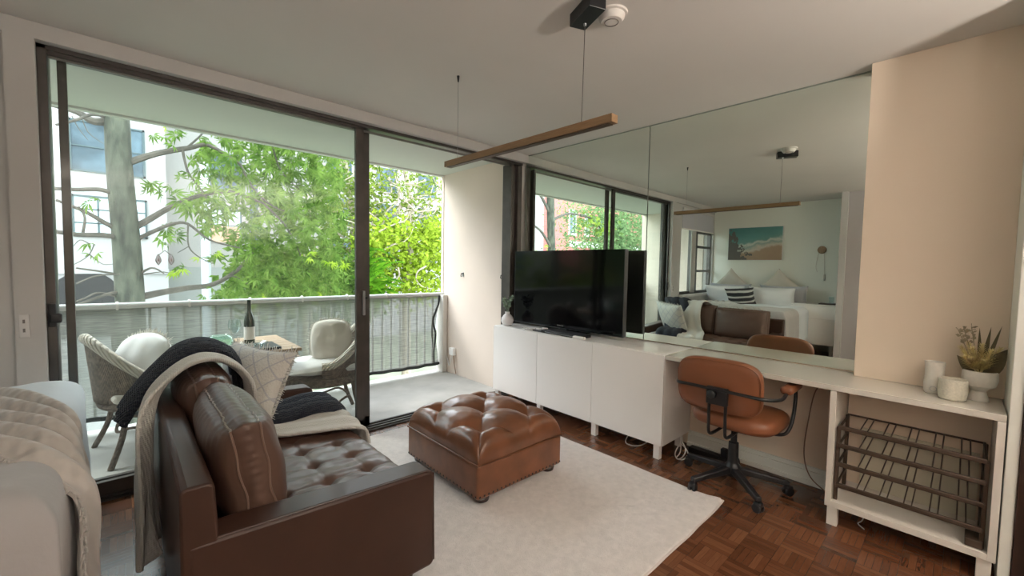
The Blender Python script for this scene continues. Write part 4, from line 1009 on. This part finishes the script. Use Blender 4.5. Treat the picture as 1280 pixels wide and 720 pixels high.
MB().rbox(-.668, -.640, -2.245, -2.130, .565, .665, .006).build('bracket_plate', M_BLACK, oc)
MB().lathe([(.020, 0), (.024, .006), (.024, .026), (.016, .032)], 18, T(-.664, -2.165, .625) @ RY(-pi / 2)).build('knob', M_BLACK, oc)
for yy in (-2.145, -2.235): MB().tube(smooth_path([(-.655, yy, .65), (-.652, yy, .45), (-.635, yy, .385), (-.56, yy, .372), (-.42, yy, .372)], 4), .009, 8).build('back_support', M_BLACK, oc)

# ------------------------------------------------------------------ balcony furniture
def wicker_chair(cx, cy, ang, label, group='wicker balcony armchairs'):
    c = bpy.data.objects.new('wicker_chair', None); COL.objects.link(c); tag(c, label, 'chair', group)
    c.location = (cx, cy, -.02); c.rotation_euler = (0, 0, ang)      # local: faces +y
    def rimz(a):   # a: 0 front-right -> pi front-left through the back
        return .60 + .25 * sin(a) ** 1.5
    def shell(u, v):
        a = -.15 + (pi + .3) * u; s_ = max(0, sin(a)) if 0 <= a <= pi else 0
        r = .255 + .045 * v; z0 = .40; z1 = .52 + .31 * s_ ** 1.5
        return (r * cos(a), -.32 * sin(a) * (1 + .12 * v) if True else 0, z0 + (z1 - z0) * v)
    MB().grid(shell, 60, 12).build('woven_back', M_WICKER, c, off='local', solid=.018)
    rim_ = [shell(i / 60, 1) for i in range(61)]
    MB().tube([Vector(p) for p in rim_], .031, 10).build('rope_rim', M_ROPE, c, off='local')
    MB().lathe([(.27, .34), (.31, .35), (.32, .37), (.30, .40), (.28, .405)], 32).build('woven_seat', M_WICKER, c, off='local')
    for sx, sy in ((1, 1), (-1, 1), (1, -1), (-1, -1)):
        MB().tube(smooth_path([(sx * .20, sy * .20, .36), (sx * .22, sy * .23, .18), (sx * .27, sy * .30, 0)], 5), .017, 8).build('leg', M_WICKER, c, off='local')
    MB().tube(smooth_path([(.22 * cos(a * pi / 4), .22 * sin(a * pi / 4), .16 + .05 * (a % 2)) for a in range(8)], 4, True), .010, 6, closed=True).build('stretcher', M_WICKER, c, off='local')
    return c
wicker_chair(-2.95, .86, radians(-80), 'grey wicker armchair with a rope rim, the left one on the balcony')
wicker_chair(-1.86, .62, radians(80), 'grey wicker armchair on the balcony near the door stiles')
solo('seat_cushion', MB().rbox(-.24, .24, -.24, .24, .405, .46, .025, 4, T(-2.98, .86, -.02) @ RZ(radians(-80))), M_BEIGEF, 'flat cream seat pad on the left wicker chair', 'cushion')
solo('seat_cushion', MB().pillow(.56, .56, .13, T(-1.87, .62, .46) @ RZ(radians(80)) @ RX(pi / 2)), M_WHITEF, 'puffy white seat cushion on the wicker chair near the door stiles', 'cushion')
pillow_thing('round_cushion', 'pale fringed cushion standing in the left wicker chair', 'cushion', T(-3.03, .80, .615) @ RZ(radians(-50)) @ RX(radians(-20)), .42, .42, .17, M_WHITEF, fringe=.03, fringe_mat=M_BEIGEF, seed=4, rnd_=.85)
pillow_thing('scatter_cushion', 'cream knotted cushion standing in the wicker chair near the door stiles', 'cushion', T(-1.80, .60, .66) @ RZ(radians(-22)) @ RX(radians(-10)), .34, .38, .17, M_BEIGEF, fringe=.02, seed=6, rnd_=.7)
tb = thing('balcony_table', 'slatted wooden folding table on the balcony between the wicker chairs', 'table', (-2.42, .6, -.02))
for k in range(7):
    y0 = .27 + k * .105
    MB().box(-2.80, -2.13, y0, y0 + .098, .665, .69).build('slat', M_TEAK, tb, smooth=False, bevel=.002)
MB().box(-2.78, -2.15, .30, .33, .64, .665).box(-2.78, -2.15, .95, .98, .64, .665).build('rail', M_TEAK, tb, smooth=False)
for yy in (.315, .965):
    for (a, b) in ((-2.72, -2.20), (-2.20, -2.72)):
        MB().tube([(a, yy, .64), (b, yy, -.02)], .014, 6).build('leg', mat('dark_stained_wood', (.10, .06, .035), .6), tb)
# things on the table
tz = .6905
ty = thing('serving_tray', 'dark metal serving tray with glass bowl on the balcony table', 'tray', (-2.5, .45, tz))
MB().rbox(-2.72, -2.26, .30, .58, tz, tz + .018, .006).build('tray_base', M_STEEL, ty)
bo = thing('wine_bottle', 'dark slim bottle with a white label on the balcony table', 'bottle', (-2.42, .75, tz))
MB().lathe([(.036, 0), (.037, .01), (.037, .17), (.030, .21), (.015, .25), (.013, .33), (.015, .335), (.012, .34)], 20, T(-2.39, .70, tz)).build('bottle_body', mat('dark_bottle', (.02, .035, .02), .1), bo)
MB().lathe([(.0375, .03), (.0377, .03), (.0377, .13), (.0375, .13)], 20, T(-2.39, .70, tz)).build('bottle_label', M_WHITEF, bo)
wg = thing('wine_glass', 'stemmed wine glass on the balcony table left of the bottle', 'glass', (-2.52, .62, tz))
MB().lathe([(.034, 0), (.034, .002), (.006, .006), (.0035, .03), (.0035, .09), (.02, .105), (.040, .135), (.043, .165), (.036, .205), (.0345, .205), (.0415, .165), (.038, .135), (.018, .108)], 24, T(-2.505, .60, tz)).build('glass_body', M_CLEAR, wg)
bw = thing('green_glass_bowl', 'low green glass bowl on the serving tray', 'bowl', (-2.6, .45, tz))
MB().lathe([(.03, 0), (.06, .01), (.085, .045), (.075, .085), (.055, .10), (.052, .098), (.07, .083), (.08, .045), (.055, .014)], 28, T(-2.62, .43, tz + .019)).build('bowl_body', M_GREEN, bw)
pt = thing('glass_dish', 'shallow clear glass dish on the serving tray', 'dish', (-2.42, .42, tz))
MB().lathe([(.04, 0), (.07, .006), (.095, .03), (.092, .031), (.068, .010)], 28, T(-2.42, .42, tz + .019)).build('dish_body', M_CLEAR, pt)

# ------------------------------------------------------------------ outside
struct('ground', MB().box(-80, 60, 1.6, 90, -4.2, -4), M_GROUND)
def rect_px(Y, u0, v0, u1, v1):
    a, b = PX(u0, v0, Y), PX(u1, v1, Y); c, d = PX(u0, v1, Y), PX(u1, v0, Y)
    return ((a.x + c.x) / 2, (b.x + d.x) / 2, (b.z + c.z) / 2, (a.z + d.z) / 2)
def window_part(parent, x0, x1, z0, z1, Y, nx=2, nz=2, pane=None, fw_=.05):
    f = MB()
    f.box(x0, x0 + fw_, Y - .06, Y + .02, z0, z1).box(x1 - fw_, x1, Y - .06, Y + .02, z0, z1).box(x0, x1, Y - .06, Y + .02, z0, z0 + fw_).box(x0, x1, Y - .06, Y + .02, z1 - fw_, z1)
    for i in range(1, nx): xx = x0 + (x1 - x0) * i / nx; f.box(xx - fw_ * .4, xx + fw_ * .4, Y - .05, Y + .02, z0, z1)
    for i in range(1, nz): zz = z0 + (z1 - z0) * i / nz; f.box(x0, x1, Y - .05, Y + .02, zz - fw_ * .35, zz + fw_ * .35)
    o = f.build('window', M_WINF, parent, smooth=False)
    MB().box(x0 + .02, x1 - .02, Y - .02, Y + .01, z0 + .02, z1 - .02).build('pane', pane or M_WING, o, smooth=False)
YA = 14.0
ba = thing('apartment_building', 'white rendered apartment building across the street behind the mottled tree', 'building', (-6, YA, -4))
xs = PX(208, 250, YA).x
MB().box(-16.3, xs, YA, YA + 7, -4, 9).build('facade', M_BLDG, ba, smooth=False)
zb0 = PX(150, 338, YA).z
MB().box(-16.3, xs + .02, YA - .06, YA, zb0 - .10, zb0 + .05).build('string_course', M_BLDG, ba, smooth=False)
for (r, nx, nz, pn) in (((86, 156, 181, 218), 2, 2, None), ((90, 247, 184, 297), 3, 3, M_CURT)):
    x0, x1, z0, z1 = rect_px(YA, *r); window_part(ba, x0, x1, z0, z1, YA, nx, nz, pn)
for k in range(3):
    for z0, z1 in ((3.0, 4.3), (.9, 2.2), (5.6, 6.9)): window_part(ba, -8.2 - 2.9 * k, -6.6 - 2.9 * k, z0, z1, YA, 2, 2)
ar = MB(); x0, x1, z0, z1 = rect_px(YA, 60, 343, 152, 378)
pts = [(x0, z0 - 1), (x1, z0 - 1), (x1, z0 + .1)] + [(x0 + (x1 - x0) * (.5 + .5 * cos(a)), z0 + .1 + (z1 - z0) * 1.0 * sin(a)) for a in [i * pi / 12 for i in range(1, 12)]] + [(x0, z0 + .1)]
ar.prism(pts, YA - .05, YA + .05, 'y'); ar.build('garage_arch', M_SHADOWY, ba, smooth=False)
YB = 15.5
b2 = thing('grey_apartment_building', 'grey beige apartment block set back to the right of the white one', 'building', (-.5, YB, -4))
MB().box(xs, 3.2, YB, YB + 6, -4, 11).build('facade', M_BLDG2, b2, smooth=False)
x0, x1, z0, z1 = rect_px(YB, 185, 334, 330, 520); MB().box(xs + .02, 3.22, YB - .05, YB, -4, z1).build('plinth', M_BAND, b2, smooth=False)
for (r, nx, nz, pn) in (((263, 262, 302, 302), 2, 2, M_CURT), ((262, 192, 302, 240), 2, 2, None), ((312, 225, 322, 310), 1, 2, None), ((255, 120, 300, 165), 2, 2, None)):
    x0, x1, z0, z1 = rect_px(YB, *r); window_part(b2, x0, x1, z0, z1, YB, nx, nz, pn)
x0, x1, z0, z1 = rect_px(YB, 262, 283, 301, 303); MB().box(x0 + .05, x1 - .05, YB - .07, YB - .03, z0, z1).build('terracotta_blind', M_PINKR, b2, smooth=False)
P0, P1 = PX(256, 225, 11), PX(257, 360, 11)
pp = thing('street_pole', 'pale grey metal street pole beyond the balcony', 'pole', (P1.x, 11, -4))
MB().tube([(P1.x, 11, -4), (P0.x, 11, P0.z + .6)], .11, 14).build('pole_shaft', mat('pole_paint', (.34, .38, .40), .5), pp)
MB().lathe([(.13, 0), (.13, .08)], 14, T(P0.x, 11, P0.z + .6)).build('pole_cap', M_STEEL, pp)
# building glimpsed at the far right
b3 = thing('distant_block', 'pale distant block glimpsed through the yellow green trees', 'building', (14, 26, -4))
MB().box(6, 30, 26, 32, -4, 9.2).build('facade', M_BLDG, b3, smooth=False)
for i in range(6):
    for z0 in (1.2, 4.0, 6.6): window_part(b3, 7 + i * 3.4, 8.6 + i * 3.4, z0, z0 + 1.7, 26, 2, 2, fw_=.08)
# red brick building seen in the mirror
rbk = thing('brick_building', 'red brick apartment building with white windows, seen reflected in the mirror', 'building', (-34, 25, -4))
MB().box(-60, -29.8, 25, 33, -4, 12).build('facade', M_BRICK, rbk, smooth=False)
M_WFW = mat('white_window_frame', (.6, .6, .6), .6)
for (u0, u1, z0, z1) in ((-34.2, -32.9, 4.6, 7.4), (-36.6, -35.8, 4.6, 7.2), (-40.6, -38.4, 4.6, 7.2), (-36.2, -34.6, 8.8, 11), (-40, -38.4, 8.8, 11), (-44.5, -42.5, 4.6, 7.2)):
    f = MB(); f.box(u0, u1, 24.9, 25.05, z0, z1); o = f.build('window', M_WFW, rbk, smooth=False)
    MB().box(u0 + .2, (u0 + u1) / 2 - .08, 24.85, 24.92, z0 + .25, z1 - .2).box((u0 + u1) / 2 + .08, u1 - .2, 24.85, 24.92, z0 + .25, z1 - .2).build('pane', M_WING, o, smooth=False)
MB().box(-60, -33, 24.85, 25, 3.4, 4.0).build('sill_band', M_WFW, rbk, smooth=False)

# --- vegetation
def palmate(mb, p, size, rng, nleaf=7, droop=.45, w=.13):
    ax = Vector((rng.uniform(-1, 1), rng.uniform(-1, .2), rng.uniform(-.2, 1))).normalized()
    t = ax.cross(Vector((rng.uniform(-1, 1), rng.uniform(-1, 1), rng.uniform(-1, 1)))).normalized(); b_ = ax.cross(t)
    for i in range(nleaf):
        a = (i - (nleaf - 1) / 2) * (4.4 / nleaf); L = size * (1 - .28 * abs(i - (nleaf - 1) / 2) / nleaf * 2) * rng.uniform(.85, 1.1)
        d = (t * cos(a) + b_ * sin(a)); s_ = ax.cross(d).normalized() * L * w; dr = -ax * L * droop + Vector((0, 0, -L * .15))
        k = mb.addv([p + d * L * .06, p + d * L * .45 + s_ + dr * .2, p + d * L * .5 + dr * .35 + ax * L * .03, p + d * L * .45 - s_ + dr * .2, p + d * L + dr])
        mb.f += [(k, k + 1, k + 4, k + 2), (k, k + 2, k + 4, k + 3)]
def leafcloud(mb, p, size, rng, n=6, spread=1.0, w=.3):
    for i in range(n):
        q = p + Vector((rng.gauss(0, 1), rng.gauss(0, 1), rng.gauss(0, 1))) * spread
        d = Vector((rng.uniform(-1, 1), rng.uniform(-1, 1), rng.uniform(-1, .6))).normalized(); s_ = d.cross(Vector((rng.uniform(-1, 1), rng.uniform(-1, 1), rng.uniform(-1, 1)))).normalized()
        L = size * rng.uniform(.6, 1.2)
        k = mb.addv([q, q + d * L * .45 + s_ * L * w, q + d * L, q + d * L * .45 - s_ * L * w]); mb.f.append((k, k + 1, k + 2, k + 3))
def pxpath(pts, Y0, Y1): return smooth_path([PX(u, v, Y0 + (Y1 - Y0) * i / max(1, len(pts) - 1)) for i, (u, v) in enumerate(pts)], 4)
def branch(mb, pts, Y0, Y1, r0, r1):
    P = pxpath(pts, Y0, Y1); n = len(P); mb.tube(P, [r0 + (r1 - r0) * i / (n - 1) for i in range(n)], 7)
TY = 4.6
r_ = random.Random(11)
tr = thing('mottled_tree', 'broad-leaved tree with thick mottled grey trunk just beyond the balcony railing', 'tree', tuple(PX(165, 380, TY)))
tk = MB()
tp = [PX(u, v, TY) for (u, v) in ((166, 470), (163, 380), (160, 330), (157, 290), (152, 240), (148, 190), (146, 150))]
tp = [Vector((tp[0].x + .05, TY, -4))] + tp + [tp[-1] + Vector((-.06, 0, 1.2)), tp[-1] + Vector((-.1, 0, 3.2))]
rad = [.20, .165, .155, .150, .145, .138, .132, .13, .12, .08]
P = smooth_path(tp, 5); n = len(P)
tk.tube(P, [rad[min(len(rad) - 1, i // 5)] + (rad[min(len(rad) - 1, i // 5 + 1)] - rad[min(len(rad) - 1, i // 5)]) * (i % 5) / 5 for i in range(n)], 18)
tk.build('trunk', M_BARK, tr)
bz = MB()
for (pts, y0, y1, r0, r1) in (
    ([(146, 150), (118, 152), (96, 140), (60, 130)], TY, TY, .075, .03), ([(140, 148), (115, 143), (95, 150), (70, 156)], TY, 4.2, .03, .015),
    ([(155, 205), (195, 192), (235, 185), (262, 182), (300, 205)], TY, 4.4, .06, .025), ([(228, 186), (235, 215), (250, 235), (262, 255)], 4.5, 4.4, .022, .01), ([(232, 186), (250, 170), (258, 160)], 4.5, 4.4, .02, .01),
    ([(157, 290), (185, 275), (215, 258), (248, 245), (290, 240), (330, 255)], TY, 4.6, .06, .022), ([(158, 305), (190, 290), (215, 280), (235, 280), (262, 300), (300, 310)], TY, 4.3, .04, .012),
    ([(235, 280), (236, 308), (250, 322), (268, 330)], 4.4, 4.3, .015, .006), ([(236, 308), (222, 316)], 4.4, 4.3, .008, .005),
    ([(150, 245), (125, 237), (95, 237), (60, 235)], TY, 4.3, .04, .025), ([(152, 290), (130, 278), (105, 264), (70, 250)], TY, 4.4, .045, .02),
    ([(154, 298), (130, 294), (95, 293), (60, 288)], TY, 4.2, .045, .03), ([(103, 294), (106, 272), (98, 258)], 4.4, 4.3, .022, .012),
    ([(160, 345), (185, 342), (205, 340), (225, 345)], TY, 4.4, .012, .006), ([(162, 352), (188, 335), (205, 342)], TY, 4.4, .025, .01),
    ([(165, 374), (200, 366), (235, 360), (268, 355), (300, 335), (318, 310)], TY, 4.8, .065, .03), ([(268, 355), (290, 345), (310, 355)], 4.7, 4.6, .02, .008),
    ([(158, 345), (130, 340), (95, 335)], TY, 4.4, .02, .012), ([(160, 368), (140, 366), (105, 378), (85, 384)], TY, 4.3, .03, .02), ([(160, 375), (125, 366), (108, 372), (88, 380)], TY, 4.2, .02, .012),
    ([(95, 355), (120, 345), (150, 343)], 4.2, 4.3, .012, .008), ([(118, 305), (110, 320), (90, 332)], 4.3, 4.3, .008, .005), ([(112, 318), (128, 330), (142, 330)], 4.3, 4.3, .007, .004),
    ([(112, 305), (100, 300), (90, 310)], 4.3, 4.3, .008, .004), ([(100, 140), (110, 165), (130, 180)], 4.4, 4.3, .008, .004), ([(90, 145), (98, 160), (110, 175)], 4.4, 4.3, .007, .004),
    ([(300, 205), (320, 240), (350, 262), (390, 270)], 4.4, 4.9, .025, .01), ([(330, 255), (355, 280), (372, 310), (380, 335)], 4.6, 5, .02, .008), ([(340, 180), (352, 215), (378, 240)], 4.6, 5, .02, .008)):
    branch(bz, pts, y0, y1, r0 * .8, r1 * .8)
bz.build('branches', M_TWIG, tr)
lfm = MB()
def inside(u, v):
    if v > 372 or v < 150: return 0
    lo = 250 + 40 * noise.noise(Vector((v / 40, 0, 1))) if v < 300 else 300 - (v - 300) * .3
    hi = 428 + 22 * noise.noise(Vector((v / 26, 3, 1)))
    if v < 175: lo, hi = 285, 425
    if not (lo < u < hi): return 0
    if u < 330: return .45 if v < 290 else .35
    return 1
cnt = 0
while cnt < 1050:
    u, v = r_.uniform(235, 455), r_.uniform(155, 372)
    if r_.random() > inside(u, v): continue
    palmate(lfm, PX(u, v, r_.uniform(4.2, 6.8)), r_.uniform(.15, .25), r_); cnt += 1
for (u, v, n_) in ((115, 250, 2), (118, 313, 3), (205, 238, 3), (190, 230, 3), (215, 292, 5), (208, 298, 3), (200, 162, 2), (218, 165, 3), (225, 175, 2), (222, 335, 3), (185, 232, 2), (270, 170, 6), (245, 200, 5), (240, 225, 6), (225, 245, 4), (260, 215, 8), (250, 250, 6), (275, 240, 6), (280, 365, 6), (265, 372, 6), (295, 372, 4), (262, 318, 3), (292, 300, 6), (305, 330, 4), (312, 285, 5)):
    for k in range(n_): palmate(lfm, PX(u + r_.gauss(0, 7), v + r_.gauss(0, 5), r_.uniform(4.1, 4.7)), r_.uniform(.11, .18), r_)
lfm.build('foliage', M_LEAF, tr, smooth=False)
yl = MB()
for (u, v, n_) in ((225, 340, 2), (255, 322, 1), (232, 342, 1), (335, 372, 4), (320, 378, 3), (200, 158, 1), (272, 315, 1), (400, 372, 6), (420, 330, 6), (390, 320, 4)):
    for k in range(n_): palmate(yl, PX(u + r_.gauss(0, 6), v + r_.gauss(0, 3), r_.uniform(3.9, 4.5)), r_.uniform(.08, .13), r_)
yl.build('young_leaves', M_LEAFY, tr, smooth=False)
sdp = MB()
for (u, v) in ((198, 325), (214, 325)):
    c = PX(u, v, 4.3); sdp.lathe([(.004, -.07), (.028, -.03), (.034, .0), (.02, .05), (.005, .08)], 10, T(c.x, c.y, c.z))
c = PX(206, 313, 4.3); sdp.tube([PX(198, 319, 4.3), c, PX(214, 319, 4.3)], .006, 5)
sdp.build('seed_pod', M_DWOOD, tr)

def bush(name, label, region, Y0, Y1, n, size, matl, seed, cat='tree', per=6, spread=.25, w=.3, trunk=None, twigs=0, dens=None, twm=None):
    rg_ = random.Random(seed); mb = MB(); (ua, va, ub, vb) = region
    for i in range(n):
        u, v = rg_.uniform(ua, ub), rg_.uniform(va, vb); Y = rg_.uniform(Y0, Y1)
        d = noise.noise(Vector((u / 22, v / 22, seed))) + .25
        if dens: d += dens(u, v)
        if d < rg_.uniform(-.3, .3): continue
        leafcloud(mb, PX(u, v, Y), size, rg_, per, spread, w)
    um, vm = (ua + ub) / 2, vb; base = PX(um, vm, (Y0 + Y1) / 2)
    t = thing(name, label, cat, (base.x, base.y, -4))
    mb.build('foliage', matl, t, smooth=False)
    tw = MB(); tw.tube(smooth_path([(base.x, base.y, -4), base, PX(um + 6, (va + vb) / 2, (Y0 + Y1) / 2), PX(um - 5, va, (Y0 + Y1) / 2)], 5), [.16 - .006 * i for i in range(16)], 8)
    for k in range(twigs):
        u, v = rg_.uniform(ua, ub), rg_.uniform(va, vb); pts = [(u, v)]; a = rg_.uniform(0, 6.28)
        for j in range(4): a += rg_.uniform(-.9, .9); u += 13 * cos(a); v += 11 * sin(a); pts.append((u, v))
        Y = rg_.uniform(Y0, Y1); branch(tw, pts, Y, Y, .035 * Y / 10, .012 * Y / 10)
    tw.build('trunk', twm or M_TWIGL, t)
    return t
bush('yellow_green_tree', 'airy yellow green tree with tangled pale branches seen through the open doorway', (455, 195, 560, 330), 9, 12, 760, .16, M_LEAFM, 21, twigs=60, spread=.30, per=5)
bush('bright_shrub', 'bright lime yellow shrub crown behind the right end of the railing', (455, 278, 562, 372), 8, 10, 800, .17, M_LEAFY, 22, per=9, spread=.22, twigs=14)
bush('far_olive_tree', 'soft olive green tree filling the gap behind the broad-leaved tree', (400, 190, 470, 375), 10, 13, 520, .20, M_LEAFM, 23, per=8, spread=.3, twigs=24)
bush('hedge_tree', 'dense green tree low behind the balcony railing', (300, 318, 470, 385), 7.5, 9.5, 640, .2, M_LEAF, 24, per=8, spread=.22, twigs=8)
# fern like crown near the open doorway
fn_ = thing('tree_fern', 'dark glossy palm-like crown beside the door stile outside', 'tree fern', (PX(462, 372, 5).x, 5, -4))
fm = MB(); rf = random.Random(5)
for i in range(34):
    a = rf.uniform(-.75, 1.35); o = PX(455 + rf.gauss(0, 6), 345 + rf.gauss(0, 16), rf.uniform(4.7, 5.6)); d = Vector((cos(a) * rf.uniform(.5, 1), rf.uniform(-.7, .5), sin(a) * .7 + .25)).normalized(); L = rf.uniform(.45, .85)
    s_ = d.cross(Vector((0, 0, 1))).normalized()
    for k in range(14):
        t = k / 14; p = o + d * L * t + Vector((0, 0, -.45 * L * t * t)); ll = L * .26 * (1 - t * .75) + .03
        for sg in (-1, 1):
            e2 = p + s_ * sg * ll + d * ll * .7 + Vector((0, 0, -ll * .35)); wv = d * ll * .13 + Vector((0, 0, ll * .05))
            kk = fm.addv([p, (p + e2) / 2 + wv, e2, (p + e2) / 2 - wv]); fm.f.append((kk, kk + 1, kk + 2, kk + 3))
fm.build('fronds', M_LEAFD, fn_, smooth=False)
b0 = PX(455, 350, 5.1); MB().tube([(b0.x, 5.1, -4), b0], .09, 10).build('trunk', M_TWIG, fn_)

# trees seen only in the mirror (beyond the left part of the balcony)
def realbush(name, label, c, sx, sy, sz, n, size, matl, seed, per=7, cat='tree', spread=.2, w=.3, trunk_r=.1):
    rg_ = random.Random(seed); mb = MB(); c = Vector(c)
    for i in range(n):
        q = Vector((rg_.gauss(0, .5), rg_.gauss(0, .5), rg_.gauss(0, .5)))
        if q.length > 1.1: continue
        leafcloud(mb, c + Vector((q.x * sx, q.y * sy, q.z * sz)), size, rg_, per, spread, w)
    t = thing(name, label, cat, (c.x, c.y, -4)); mb.build('foliage', matl, t, smooth=False)
    MB().tube([(c.x, c.y, -4), (c.x, c.y, c.z + sz * .4)], trunk_r, 10).build('trunk', M_BARK, t); return t
mt = thing('slim_trunk_tree', 'slim grey trunked tree reflected in the mirror in front of the brick building', 'tree', (-8.3, 6.6, -4))
MB().tube(smooth_path([(-8.25, 6.6, -4), (-8.3, 6.6, 1), (-8.2, 6.6, 3), (-8.05, 6.6, 6)], 5), .14, 12).build('trunk', M_BARK, mt)
bq = MB()
for (p, q) in (((-8.3, 6.6, 1.9), (-7.0, 6.4, 2.7)), ((-8.2, 6.6, 2.9), (-10.2, 6.8, 3.3)), ((-8.2, 6.6, 3.1), (-6.9, 6.6, 4.2)), ((-8.3, 6.6, 1.2), (-10.4, 6.6, .9)), ((-10.2, 6.8, 3.3), (-11.6, 6.8, 2.9)), ((-7, 6.4, 2.7), (-6.3, 6.4, 2.6))):
    bq.tube(smooth_path([p, (Vector(p) + Vector(q)) / 2 + Vector((0, 0, .15)), q], 4), [.06 - .004 * i for i in range(9)], 7)
bq.build('branches', M_TWIG, mt)
lq = MB(); rq = random.Random(31)
for i in range(260):
    c = rq.choice(((-10.9, 6.8, 3.2), (-11.6, 6.8, 2.9), (-6.9, 6.6, 1.6), (-10.6, 6.6, 1.0), (-9.8, 6.7, .6), (-11.6, 6.8, .7)))
    palmate(lq, Vector(c) + Vector((rq.gauss(0, .45), rq.gauss(0, .4), rq.gauss(0, .22))), rq.uniform(.12, .22), rq)
lq.build('foliage', leafmat('mirror_leaf', (.08, .15, .02), (.24, .32, .06), .45), mt, smooth=False)
realbush('weeping_tree', 'soft silvery green tree reflected in the mirror through the door glass', (-13.8, 7.2, 2.2), 4.2, 1.6, 3.2, 2600, .22, M_LEAFS, 41, spread=.22, w=.16)
realbush('roadside_tree', 'yellow green tree low in the mirror reflection behind the balcony', (-9.6, 8.0, .0), 3.4, 1.5, 1.6, 800, .18, M_LEAFM, 42)
